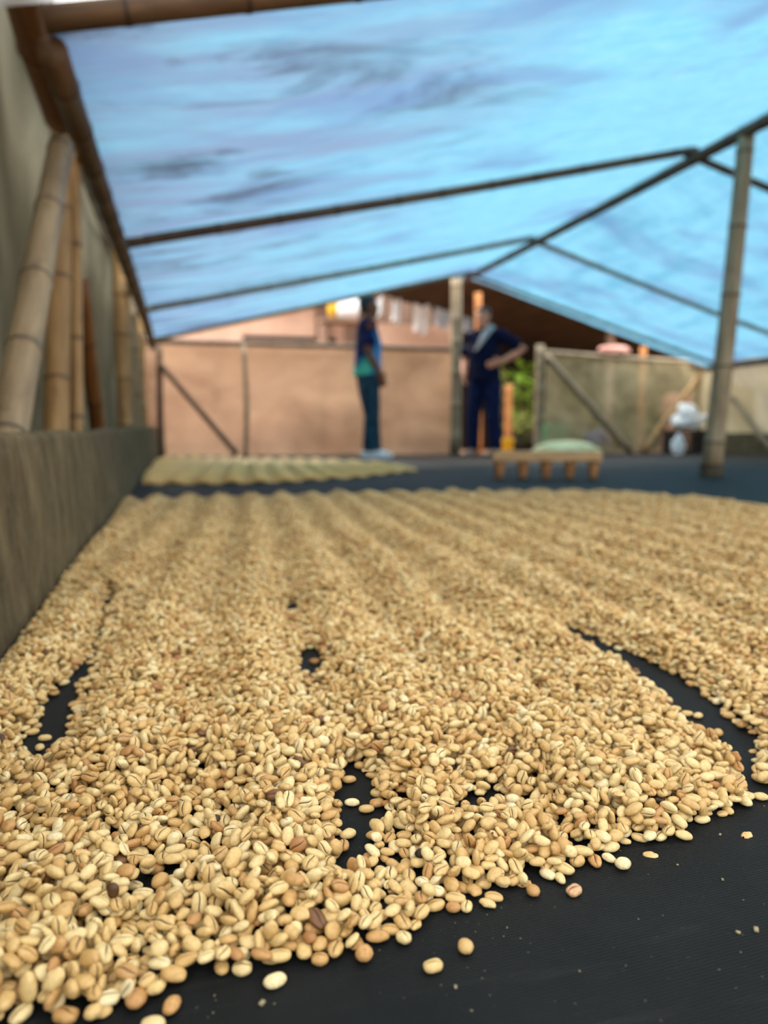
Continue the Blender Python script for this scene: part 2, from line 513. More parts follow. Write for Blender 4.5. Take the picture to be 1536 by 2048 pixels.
# ------------------------------------------------------------------ bamboo poles
def pole(name, p0, p1, r0, r1, mat, label, cat='pole', group=None, gap=0.30, bend=0.012, seg=14, seed=None):
    p0, p1 = Vector(p0), Vector(p1)
    L = (p1 - p0).length
    rs = random.Random(seed if seed is not None else int(abs(p0.x * 7919 + p0.y * 104729 + p1.z * 31) * 100))
    zs, kinds = [], []
    z = 0.0; nxt = rs.uniform(0.1, gap)
    marks = []
    while nxt < L - 0.03:
        marks.append(nxt); nxt += gap * rs.uniform(0.8, 1.2)
    samples = [(0, 0), (L, 0)] + [(i * L / 12, 0) for i in range(1, 12)]
    for m in marks:
        samples += [(m - 0.014, 0), (m - 0.006, 0.6), (m, 1), (m + 0.006, 0.6), (m + 0.014, 0)]
    samples = sorted(s for s in samples if 0 <= s[0] <= L)
    ph = rs.uniform(0, 6); bx, by = rs.uniform(-bend, bend), rs.uniform(-bend, bend)
    vs, fs, nd = [], [], []
    for (s, k) in samples:
        t = s / L
        r = (r0 * (1 - t) + r1 * t) * (1 + 0.09 * k)
        cx = bx * math.sin(PI * t) + 0.3 * bx * math.sin(2 * PI * t + ph)
        cy = by * math.sin(PI * t)
        for i in range(seg):
            a = 2 * PI * i / seg
            vs.append((cx + r * math.cos(a), cy + r * math.sin(a), s)); nd.append(k if k == 1 else k * 0.5)
    n = len(samples)
    for j in range(n - 1):
        for i in range(seg):
            a = j * seg + i; b = j * seg + (i + 1) % seg
            fs.append((a, b, b + seg, a + seg))
    fs.append(tuple(reversed(range(seg)))); fs.append(tuple((n - 1) * seg + i for i in range(seg)))
    me = new_mesh(name, vs, fs, mat)
    at = me.attributes.new('node', 'FLOAT', 'POINT')
    if len(me.vertices) == len(nd): at.data.foreach_set('value', nd)
    o = link(name, me)
    o.location = p0
    o.rotation_mode = 'QUATERNION'
    o.rotation_quaternion = Vector((0, 0, 1)).rotation_difference((p1 - p0).normalized())
    return tag(o, label, cat, group)

# rafters: one each side of the ridge at every station
raf = [
    ('thick weathered rafter under the front edge of the blue tarp, left slope', 'rafter over the front opening, right slope'),
    ('dark bamboo rafter of the left slope meeting the ridge beside the tall post', 'bamboo rafter of the right slope starting beside the tall post'),
    ('bamboo rafter of the left slope, second from the back edge', 'bamboo rafter of the right slope crossing behind the tall post'),
    ('bamboo rafter under the back edge of the tarp, left slope', 'bamboo rafter under the back edge of the tarp, right slope'),
]
for i, y in enumerate(STATIONS):
    r = (0.030, 0.027, 0.024, 0.022)[i]
    zo = 0.0
    ml = (M_BAM_DARK, M_BAM_DARK, M_BAM_GREY, M_BAM_GREY)[i]
    pole('rafter', (X_EAVE_L - 0.06, y, Z_EAVE + (0.022, 0, 0, -0.06)[i]), (X_RIDGE + 0.02, y, Z_RIDGE + (0.022, 0, 0, 0)[i]), r, r * 0.9, ml, raf[i][0], 'rafter', 'rafters under the tarp')
    pole('rafter', (X_EAVE_R + 0.05, y, Z_EAVE_R), (X_RIDGE - 0.02, y + 0.05, Z_RIDGE), r * 0.9, r * 0.85, M_BAM_GREY if i > 1 else M_BAM_DARK, raf[i][1], 'rafter', 'rafters under the tarp')
pole('ridge_pole', (X_RIDGE, 1.85, Z_RIDGE - 0.05), (X_RIDGE, 7.85, Z_RIDGE - 0.045), 0.036, 0.030, M_BAM_DARK, 'long dark ridge pole running under the top of the tarp', 'pole')
# eave poles
pole('eave_pole', on_x(36, -110, -0.31), on_x(124, 235, -0.31), 0.058, 0.054, M_BAM_BROWN, 'thick brown eave pole at the upper left corner', 'pole', gap=0.4)
pole('eave_pole', (-0.262, 2.05, 1.135), (-0.205, 7.80, 1.06), 0.036, 0.034, M_BAM_DARK, 'long dark eave pole along the left edge of the tarp', 'pole')
pole('eave_pole', (X_EAVE_R, 1.9, Z_EAVE_R - 0.05), (X_EAVE_R, 7.8, Z_EAVE_R - 0.05), 0.035, 0.032, M_BAM_DARK, 'eave pole along the right edge of the tarp', 'pole')
pole('eave_pole', on_x(60, 60, -0.40), on_x(240, 540, -0.36), 0.018, 0.018, M_BAM_GREY, 'thin rail behind the left eave pole against the sheet', 'pole')
# left side posts
XL = -0.30
def lpost(px, py0, py1, r, mat, label, x=XL, px1=None, **kw):
    b = on_x(px, py0, x); t = on_x(px1 if px1 is not None else px, py1, x)
    if px1 is None: t = Vector((b.x, b.y, min(t.z, 1.42)))
    if b.z > 0.0 and b.z < 0.4:
        d = (t - b).normalized(); b = b - d * (b.z / d.z) if d.z > 0.2 else b
    return pole('bamboo_post', b, t, r, r * 0.95, mat, label, 'post', 'posts along the left side', **kw)
lpost(18, 862, 290, 0.034, M_BAM_GREY, 'thick weathered bamboo leaning along the left side, nearest to the beans', x=-0.29, px1=122, gap=0.27, bend=0.0)
lpost(114, 862, 262, 0.036, M_BAM_TAN, 'stout tan bamboo post beside the nearest leaning pole', x=-0.335, px1=126)
lpost(148, 862, 262, 0.020, M_BAM_TAN, 'slim pale bamboo post beside the stout tan post', x=-0.300, px1=146)
lpost(196, 862, 560, 0.030, M_BAM_BROWN, 'dark brown slanting bamboo brace between the left posts', x=-0.30, px1=160)
lpost(252, 860, 496, 0.050, M_BAM_TAN, 'wide tan post under the second rafter on the left side', x=-0.31)
lpost(272, 860, 552, 0.042, M_BAM_GREY, 'pale post right after the wide tan post on the left side', x=-0.31)
lpost(287, 860, 600, 0.045, M_BAM_TAN, 'pale tan post last but one before the back corner', x=-0.31)
lpost(299, 860, 655, 0.036, M_BAM_GREY, 'post at the back left corner', x=-0.285)
# standing posts
b = on_z(1422, 952)
tall = pole('tall_post', (b.x, b.y, 0), (X_RIDGE + 0.02, b.y - 0.02, Z_RIDGE - 0.03), 0.056, 0.044, M_BAM_GREY, 'tall grey bamboo post standing on the mat and carrying the ridge', 'post', gap=0.36)
slv_ = pole('post_sleeve', (b.x, b.y, 0.0), (b.x, b.y, 0.07), 0.066, 0.064, plain('dark_wrap', srgb(50, 44, 34), srgb(80, 70, 52), 20), 'dark wrap around the foot of the tall post', None, gap=1)
bpy.context.view_layer.update()
slv_.parent = tall; slv_.matrix_parent_inverse = tall.matrix_world.inverted()
def bpost(px, pytop, r, mat, label, y=Y_BACK - 0.12):
    t = on_y(px, pytop, y)
    return pole('bamboo_post', (t.x, y, 0), t, r, r * 0.9, mat, label, 'post', 'posts along the back')
bpost(913, 548, 0.062, M_BAM_GREY, 'tall back post beside the doorway, under the ridge')
bpost(1080, 690, 0.052, M_BAM_GREY, 'short post on the right side of the doorway')
bpost(1406, 712, 0.050, M_BAM_TAN, 'orange tan post at the back right corner')
bpost(318, 690, 0.035, M_BAM_DARK, 'slim dark post in the back left corner')
bpost(488, 690, 0.024, M_BAM_GREY, 'thin stake in the middle of the brown back sheet')
def brace(name, a, b_, r, mat, label, y=Y_BACK - 0.13):
    return pole(name, on_y(*a, y), on_y(*b_, y), r, r * 0.9, mat, label, 'brace', 'braces along the back')
brace('brace', (474, 908), (314, 722), 0.030, M_BAM_DARK, 'dark diagonal brace across the brown back sheet')
brace('brace', (1262, 903), (1092, 712), 0.045, M_BAM_GREY, 'pale diagonal brace descending from the doorway post')
brace('brace', (1288, 903), (1402, 748), 0.042, M_BAM_TAN, 'brown diagonal brace rising to the back right corner post', Y_BACK - 0.13)
p0 = on_x(1460, 790, 6.08); p1 = on_x(1545, 900, 6.08)
pole('brace', p1, p0, 0.03, 0.028, M_BAM_GREY, 'diagonal brace on the beige right side sheet', 'brace')
# top rails
pole('top_rail', (-0.4, Y_BACK - 0.05, 1.165), (3.1, Y_BACK - 0.05, 1.165), 0.030, 0.028, M_BAM_DARK, 'dark rail along the top of the brown back sheet', 'rail')
pole('top_rail', (4.12, Y_BACK - 0.05, 1.165), (6.15, Y_BACK - 0.05, 1.10), 0.028, 0.028, M_BAM_GREY, 'rail along the top of the back right panel', 'rail')
pole('top_rail', (6.12, 1.9, 1.04), (6.12, Y_BACK, 1.04), 0.03, 0.03, M_BAM_DARK, 'rail along the top of the right side sheet', 'rail')

# ------------------------------------------------------------------ coffee beans
def bean_mesh(name, nu, vs_deg, a, b, cu, cd, crease=0.9, bend=0.0, lump=0.06, seed=0, taper=0.0, mat=None):
    """one parchment bean in millimetres scaled to metres: long axis x, domed +z, creased -z"""
    verts, co, cr = [], [], []
    def P(u, vd):
        v = math.radians(vd)
        r = max(math.sin(u), 0.0) ** 0.86
        x = a * math.cos(u)
        y = b * r * math.cos(v) * (1 + taper * x / a)
        s = math.sin(v)
        z = r * (cu if s > 0 else cd) * (abs(s) ** 0.92) * (1 if s > 0 else -1)
        k = 0.0
        if s < 0 and abs(math.cos(v)) < 0.02 and r > 0.12:
            z += crease * min(1, r * 1.3)
            y += 0.10 * b * math.sin(x / a * PI)
            k = 1.0
        elif s < 0 and abs(math.cos(v)) < 0.30:
            y += 0.10 * b * math.sin(x / a * PI)
        n = lump * mnoise.noise(Vector((x * 0.35 + seed * 7.1, y * 0.35, z * 0.35)))
        x, y, z = x * (1 + n), y * (1 + n * 1.5), z * (1 + n * 1.5)
        y += bend * (x / a) ** 2 * b
        return (x, y, z), k
    rings = [PI * (i + 0.5) / nu if False else PI * i / nu for i in range(1, nu)]
    m = len(vs_deg)
    (p, k) = P(0.0, 0); verts.append(p); cr.append(0)
    for u in rings:
        for vd in vs_deg:
            p, k = P(u, vd); verts.append(p); cr.append(k)
    (p, k) = P(PI, 0); verts.append(p); cr.append(0)
    fs = []
    n = len(rings)
    for i in range(m): fs.append((0, 1 + i, 1 + (i + 1) % m))
    for j in range(n - 1):
        for i in range(m):
            q = 1 + j * m
            fs.append((q + i, q + m + i, q + m + (i + 1) % m, q + (i + 1) % m))
    e = 1 + n * m
    q = 1 + (n - 1) * m
    for i in range(m): fs.append((e, q + (i + 1) % m, q + i))
    me = new_mesh(name, [(x / 1000, y / 1000, z / 1000) for x, y, z in verts], fs, mat or M_BEAN)
    at = me.attributes.new('bean_co', 'FLOAT_VECTOR', 'POINT')
    at.data.foreach_set('vector', np.array(verts, dtype=np.float32).ravel())
    ac = me.attributes.new('crease', 'FLOAT', 'POINT')
    ac.data.foreach_set('value', np.array(cr, dtype=np.float32))
    bm = bmesh.new(); bm.from_mesh(me); bmesh.ops.recalc_face_normals(bm, faces=bm.faces); bm.to_mesh(me); bm.free()
    return me

V_HI = [-90, -82, -68, -48, -26, 0, 26, 52, 78, 102, 128, 154, 180, 206, 228, 248, 262]
V_LO = [-90, -70, -20, 40, 90, 140, 200, 250]
hi = [
    bean_mesh('bean_form_a', 14, V_HI, 5.0, 3.6, 2.7, 2.0, 1.0, seed=1),
    bean_mesh('bean_form_b', 14, V_HI, 5.3, 3.5, 2.6, 1.9, 1.1, seed=2, taper=0.10),
    bean_mesh('bean_form_c', 14, V_HI, 4.7, 3.7, 2.8, 2.1, 0.9, seed=3, lump=0.10),
    bean_mesh('bean_form_d', 14, V_HI, 5.2, 3.3, 2.5, 2.0, 1.0, seed=4, bend=0.16),
    bean_mesh('bean_form_e', 14, V_HI, 4.4, 3.7, 3.0, 2.6, 0.5, seed=5, taper=-0.06),
    bean_mesh('bean_form_f', 14, V_HI, 5.0, 3.6, 2.4, 1.4, 1.2, seed=6, lump=0.16, bend=-0.10),
]
lo = [
    bean_mesh('bean_form_g', 7, V_LO, 5.0, 3.6, 2.6, 2.0, 0.9, seed=7),
    bean_mesh('bean_form_h', 7, V_LO, 4.8, 3.5, 2.7, 2.1, 0.8, seed=8, taper=0.1),
    bean_mesh('bean_form_i', 7, V_LO, 5.2, 3.5, 2.4, 1.9, 0.9, seed=9, bend=0.1),
]
# curled parchment husk, a few among the beans
def husk_mesh(name, a, b, seed):
    vs, fs = [], []
    nu, nv = 9, 7
    for j in range(nv):
        for i in range(nu):
            u = -1 + 2 * i / (nu - 1); v = -1 + 2 * j / (nv - 1)
            w = math.sqrt(max(0, 1 - u * u * 0.9))
            x = a * u * (1 + 0.15 * mnoise.noise(Vector((u * 2, v * 2, seed)))); y = b * v * w * (1 + 0.3 * mnoise.noise(Vector((u * 3, v * 3, seed + 9))))
            z = 1.6 - 1.5 * v * v - 0.8 * u * u + 0.5 * mnoise.noise(Vector((u * 2.5, v * 2.5, seed + 4)))
            vs.append((x / 1000, y / 1000, z / 1000))
    n = len(vs)
    vs += [(x * 0.96, y * 0.96, z - 0.00025) for x, y, z in vs]
    for j in range(nv - 1):
        for i in range(nu - 1):
            q = j * nu + i
            fs.append((q, q + 1, q + 1 + nu, q + nu)); fs.append((n + q, n + q + nu, n + q + 1 + nu, n + q + 1))
    edge = [i for i in range(nu)] + [j * nu + nu - 1 for j in range(1, nv)] + [(nv - 1) * nu + i for i in range(nu - 2, -1, -1)] + [j * nu for j in range(nv - 2, 0, -1)]
    for p, q in zip(edge, edge[1:] + edge[:1]): fs.append((p, p + n, q + n, q))
    me = new_mesh(name, vs, fs, M_CHAFF)
    return me
husks = [husk_mesh('bean_form_j', 4.6, 3.0, 1.0), husk_mesh('bean_form_k', 3.8, 2.6, 5.0)]
warm_lit = [bean_mesh('bean_form_l', 7, V_LO, 5.0, 3.6, 2.6, 2.0, 0.9, seed=7, mat=M_BEAN_WARM_LIT), bean_mesh('bean_form_m', 7, V_LO, 4.8, 3.5, 2.7, 2.1, 0.8, seed=8, mat=M_BEAN_WARM_LIT)]
forms = hi + lo + husks + warm_lit
AX = np.array([(5.0, 3.6, 2.35), (5.2, 3.5, 2.25), (4.75, 3.7, 2.4), (5.2, 3.4, 2.25), (4.45, 3.75, 2.75), (5.0, 3.6, 1.95),
               (5.0, 3.6, 2.3), (4.8, 3.5, 2.4), (5.2, 3.5, 2.15), (4.6, 3.0, 1.2), (3.8, 2.6, 1.2), (5.0, 3.6, 2.3), (4.8, 3.5, 2.4)]) / 1000.0
src = bpy.data.collections.new('bean_forms')
for me in forms:
    src.objects.link(bpy.data.objects.new(me.name, me))

def in_poly(px, py, poly):
    inside = np.zeros(px.shape, bool)
    n = len(poly); j = n - 1
    for i in range(n):
        xi, yi = poly[i]; xj, yj = poly[j]
        c = ((yi > py) != (yj > py)) & (px < (xj - xi) * (py - yi) / (yj - yi + 1e-12) + xi)
        inside ^= c
        j = i
    return inside

MAIN = [(-900, 2200), (0, 2075), (60, 2052), (230, 2038), (340, 2008), (365, 1966), (470, 1945), (600, 1940), (690, 1915), (765, 1895), (835, 1868),
        (870, 1838), (960, 1815), (1010, 1785), (1055, 1765), (1120, 1768), (1165, 1745), (1205, 1705), (1290, 1688), (1370, 1670), (1440, 1638), (1500, 1603),
        (1482, 1572), (1455, 1526), (1432, 1498), (1386, 1468), (1336, 1412), (1272, 1357), (1203, 1316), (1157, 1280), (1115, 1250),
        (1150, 1259), (1203, 1285), (1284, 1318), (1346, 1348), (1408, 1388), (1444, 1432), (1466, 1452), (1520, 1474), (1514, 1530), (1518, 1566), (1570, 1588),
        (2000, 1700), (2700, 1700), (2600, 1150), (1800, 1048), (1536, 1024), (1400, 1004), (1250, 992), (1000, 990), (700, 993), (400, 1000), (275, 1004), (100, 1004)]
GAPS = [
    [(38, 1500), (82, 1538), (112, 1512), (132, 1462), (152, 1410), (182, 1340), (212, 1262), (226, 1215), (205, 1245), (165, 1330), (110, 1390), (75, 1440)],
    [(704, 1540), (694, 1600), (690, 1660), (668, 1738), (705, 1748), (740, 1722), (752, 1668), (770, 1622), (742, 1580), (722, 1548)],
    [(598, 1345), (606, 1305), (622, 1296), (636, 1310), (632, 1335), (612, 1350)],
    [(612, 1392), (622, 1366), (642, 1372), (636, 1392)],
    [(576, 1230), (574, 1205), (588, 1205), (590, 1230)],
    [(945, 1620), (958, 1588), (985, 1580), (1000, 1600), (985, 1628), (960, 1635)],
    [(276, 1798), (302, 1752), (345, 1728), (366, 1734), (340, 1756), (308, 1790), (284, 1808)],
    [(1060, 1400), (1075, 1385), (1085, 1400), (1075, 1412)],
    [(1130, 1440), (1140, 1422), (1152, 1440), (1140, 1460)],
    [(1440, 1250), (1460, 1240), (1490, 1265), (1530, 1275), (1520, 1282), (1470, 1268)],
    [(200, 1235), (214, 1190), (228, 1188), (222, 1225)],
]
FAR = [(285, 970), (400, 970), (560, 966), (700, 957), (835, 942), (790, 931), (650, 922), (450, 918), (318, 918), (290, 940)]

RES = 0.0015
X0, Y0, X1, Y1 = -0.24, 0.16, 3.3, 3.6
NX, NY = int((X1 - X0) / RES), int((Y1 - Y0) / RES)

ROW_A = math.radians(5.0)
ROW_P, ROW_O = 0.1075, -0.154

def blur(m, k):
    for ax in (0, 1):
        for _ in range(2):
            c = np.cumsum(np.pad(m, [(k + 1, k) if a == ax else (0, 0) for a in (0, 1)], mode='edge'), axis=ax)
            m = (np.take(c, range(2 * k + 1, c.shape[ax]), axis=ax) - np.take(c, range(0, c.shape[ax] - 2 * k - 1), axis=ax)) / (2 * k + 1)
    return m

def vnoise(x, y, s, seed):
    """cheap smooth value noise"""
    r = np.random.default_rng(seed); tab = r.random((64, 64))
    xs, ys = x * s, y * s
    xi, yi = np.floor(xs).astype(int), np.floor(ys).astype(int)
    fx, fy = xs - xi, ys - yi
    fx, fy = fx * fx * (3 - 2 * fx), fy * fy * (3 - 2 * fy)
    g_ = lambda a, b_: tab[a % 64, b_ % 64]
    return (g_(xi, yi) * (1 - fx) + g_(xi + 1, yi) * fx) * (1 - fy) + (g_(xi, yi + 1) * (1 - fx) + g_(xi + 1, yi + 1) * fx) * fy

# target height of the spread on a 3 mm raster
CR = 0.003
cx = np.arange(X0, X1, CR) + CR / 2; cy = np.arange(Y0, Y1, CR) + CR / 2
GX, GY = np.meshgrid(cx, cy, indexing='ij')
PX, PY, PD = project(GX, GY, 0.0)
_jx = (vnoise(GX, GY, 70, 31) - 0.5) * 34 * np.clip(0.55 / PD, 0.3, 1.3); _jy = (vnoise(GX, GY, 70, 32) - 0.5) * 24 * np.clip(0.55 / PD, 0.3, 1.3)
mask = in_poly(PX + _jx * 0.5, PY + _jy * 0.5, MAIN) & (PD > 0.12) & (GX > WALL_X + 0.006)
gapm = np.zeros_like(mask)
for gi_, gp in enumerate(GAPS):
    g1 = in_poly(PX + _jx, PY + _jy, gp)
    if gi_ not in (0, 6):
        for _ax in (0, 1): g1 = g1 | np.roll(g1, 1, _ax) | np.roll(g1, -1, _ax)
    gapm |= g1
mask &= ~gapm
strays = gapm & (vnoise(GX, GY, 85, 44) > 0.80)                # a few beans lie loose in the gaps
mask &= (PX < 2050) & (PX > -500)
mf = mask.astype(float)
edge = np.clip((blur(mf, 6) - 0.42) / 0.55, 0, 1)            # rises over about 2 cm inside the outline
nrm_c = GX * math.cos(ROW_A) - GY * math.sin(ROW_A)
wob = 0.018 * (vnoise(GX, GY, 2.2, 3) - 0.5)
ph = ((nrm_c + wob - ROW_O) / ROW_P)
ridge = 0.5 - 0.5 * np.cos(2 * PI * ph)
fade = np.clip((GY - 0.50) / 0.25, 0, 1)                       # rows are messier by the near edge
T = 0.0085 + 0.0175 * ridge * (0.35 + 0.65 * fade) + 0.006 * (1 - fade)
T += 0.008 * (vnoise(GX, GY, 16, 5) - 0.5) + 0.010 * (vnoise(GX, GY, 7, 6) - 0.45) * (1.3 - fade)
T = np.clip(T, 0.0052, None) * (0.30 + 0.70 * edge)
T = np.where(mask, np.clip(T, 0.0046, None), 0.0)
T += np.where(mask & (T > 0.006), 0.012 * (vnoise(GX, GY, 80, 21) - 0.5), 0)
thin = (0.0075 > T) & mask & (vnoise(GX, GY, 60, 8) < 0.30)
T[thin & (edge > 0.9)] = 0.003

T = np.where(strays, 0.0047, T)

def sampleT(x, y):
    i = np.clip(((x - X0) / CR).astype(int), 0, T.shape[0] - 1); j = np.clip(((y - Y0) / CR).astype(int), 0, T.shape[1] - 1)
    return T[i, j], PD[i, j]

H = np.zeros((NX, NY), np.float32)
ID = np.full((NX, NY), -1, np.int32)
# beyond 1.45 m only the skin of the heap is made of beans, on a solid bed
bi = (np.arange(NX) * RES / CR).astype(int).clip(0, T.shape[0] - 1); bj = (np.arange(NY) * RES / CR).astype(int).clip(0, T.shape[1] - 1)
BED_D = 1.45
Tb = np.where(PD > BED_D, np.clip(T - 0.0085, 0, None), 0)
H[:] = Tb[np.ix_(bi, bj)]
OFF = np.arange(-5, 6)
bx_, by_, bz_, brx, bry, brz, bs_, bv_ = ([] for _ in range(8))
count = 0

def solve(x, y, yaw, t1, t2, ax):
    cz, sz, c1, s1, c2, s2 = np.cos(yaw), np.sin(yaw), np.cos(t1), np.sin(t1), np.cos(t2), np.sin(t2)
    Rm = np.empty(x.shape + (3, 3))
    Rm[..., 0, 0] = cz * c1; Rm[..., 0, 1] = cz * s1 * s2 - sz * c2; Rm[..., 0, 2] = cz * s1 * c2 + sz * s2
    Rm[..., 1, 0] = sz * c1; Rm[..., 1, 1] = sz * s1 * s2 + cz * c2; Rm[..., 1, 2] = sz * s1 * c2 - cz * s2
    Rm[..., 2, 0] = -s1; Rm[..., 2, 1] = c1 * s2; Rm[..., 2, 2] = c1 * c2
    A = np.einsum('nij,nj,nkj->nik', Rm, 1.0 / ax ** 2, Rm)
    ix = ((x - X0) / RES).astype(int); iy = ((y - Y0) / RES).astype(int)
    IX = ix[:, None, None] + OFF[None, :, None]; IY = iy[:, None, None] + OFF[None, None, :]
    dx = (IX + 0.5) * RES + X0 - x[:, None, None]; dy = (IY + 0.5) * RES + Y0 - y[:, None, None]
    a = lambda i, j: A[:, i, j][:, None, None]
    B = a(0, 2) * dx + a(1, 2) * dy
    C = a(0, 0) * dx * dx + 2 * a(0, 1) * dx * dy + a(1, 1) * dy * dy - 1
    disc = B * B - a(2, 2) * C
    ins = disc > 0
    sq = np.sqrt(np.where(ins, disc, 0))
    zt, zl = (-B + sq) / a(2, 2), (-B - sq) / a(2, 2)
    IX = IX.clip(0, NX - 1); IY = IY.clip(0, NY - 1)
    h = H[IX, IY]
    zc = np.where(ins, h - zl, -1).max(axis=(1, 2))
    return zc, ins, zt, IX, IY

def settle(x, y, yaw, t1, t2, scl, var, flip, sel, zc, ins, zt, IX, IY, sink=0.0005):
    global count
    idx = np.nonzero(sel)[0]
    if not len(idx): return
    z = zc[idx] - sink * (zc[idx] > 0.004)
    top = np.where(ins[idx], z[:, None, None] + zt[idx], -1)
    for_h = H[IX[idx], IY[idx]]
    new = top > for_h
    H[IX[idx], IY[idx]] = np.where(new, top, for_h)
    ids = (count + np.arange(len(idx)))[:, None, None] * np.ones_like(IX[idx])
    ID[IX[idx], IY[idx]] = np.where(new, ids, ID[IX[idx], IY[idx]])
    count += len(idx)
    bx_.append(x[idx]); by_.append(y[idx]); bz_.append(z); brx.append((t2 + flip * PI)[idx]); bry.append(t1[idx]); brz.append(yaw[idx]); bs_.append(scl[idx]); bv_.append(var[idx])

# --- loose beans one can point at, placed first
LOOSE = [
    # px, py, form, size, yaw deg, crease up, material, label
    (550, 1963, 0, 1.02, 20, 0, M_BEAN_PALE, 'pale oval coffee bean lying alone before the front left edge of the spread'),
    (866, 1932, 2, 1.00, 5, 1, None, 'coffee bean with crease up, the front one of two alone on the bare mat'),
    (931, 1895, 4, 0.98, 80, 0, None, 'smooth coffee bean, the rear one of two alone on the bare mat'),
    (728, 1910, 4, 1.10, 75, 0, M_BEAN_AMBER, 'amber coffee bean just off the front edge, left of the two lone beans'),
    (343, 2012, 1, 1.0, 70, 0, M_BEAN_AMBER, 'amber coffee bean at the outermost front left corner of the spread'),
    (306, 2050, 0, 1.0, 160, 0, None, 'tan coffee bean cut by the bottom edge of the picture'),
    (1246, 1730, 4, 1.06, 10, 0, M_BEAN_PALE, 'round pale coffee bean lying on the bare mat before the right tip'),
    (1148, 1781, 2, 1.00, 20, 1, M_BEAN_PINK, 'pinkish coffee bean with a dark open crease, alone on the mat'),
    (1066, 1783, 4, 0.94, 85, 0, None, 'plain coffee bean left of the pinkish creased one on the mat'),
    (1218, 1716, 1, 0.86, 110, 0, M_BEAN_PALE, 'small whitish coffee bean beside the round pale one'),
    (1190, 1722, 1, 1.05, 75, 1, M_BEAN_AMBER, 'brownish creased coffee bean beside the small whitish one'),
    (1521, 1594, 0, 0.96, 150, 0, None, 'lone coffee bean near the right border below the bare gap'),
    (1367, 1672, 0, 1.0, 150, 0, None, 'smooth coffee bean sticking out at the right part of the front edge'),
    (752, 1670, 1, 0.98, 40, 0, None, 'coffee bean standing at the right rim of the bare central gap'),
    (735, 1716, 1, 0.80, 80, 0, M_BEAN_AMBER, 'small amber coffee bean at the lower right rim of the central gap'),
    (733, 1619, 0, 0.98, 0, 0, None, 'flat coffee bean at the upper right rim of the central gap'),
    (704, 1606, 0, 0.96, 170, 0, M_BEAN_PALE, 'pale coffee bean lying inside the upper part of the central gap'),
    (698, 1560, 0, 0.98, 5, 0, None, 'coffee bean at the top of the bare central gap'),
    (90, 1477, 0, 1.0, 0, 0, None, 'coffee bean in the middle of the bare gap on the left'),
    (80, 1522, 0, 1.0, 10, 0, M_BEAN_PALE, 'pale coffee bean at the near end of the left gap'),
    (103, 1503, 2, 0.9, 10, 0, M_BEAN_AMBER, 'small amber coffee bean at the right rim of the left gap'),
    (1396, 1432, 0, 1.0, 30, 0, None, 'coffee bean lying inside the bare gap on the right'),
    (1374, 1428, 1, 1.0, 170, 0, None, 'coffee bean in the right gap, left of its neighbours'),
    (1436, 1467, 4, 1.0, 40, 0, None, 'round coffee bean at the near end of the right gap'),
]
n_loose = len(LOOSE)
for q in LOOSE:
    p = on_z(q[0], q[1], 0.002)
    args = [np.array([v], float) for v in (p.x, p.y, math.radians(q[4]), rng.normal(0, 0.05), rng.normal(0, 0.05), q[3])]
    var = np.array([q[2]]); fl_ = np.array([float(q[5])])
    r = solve(args[0], args[1], args[2], args[3], args[4], AX[var] * q[3])
    settle(*args, var, fl_, np.array([True]), *r)

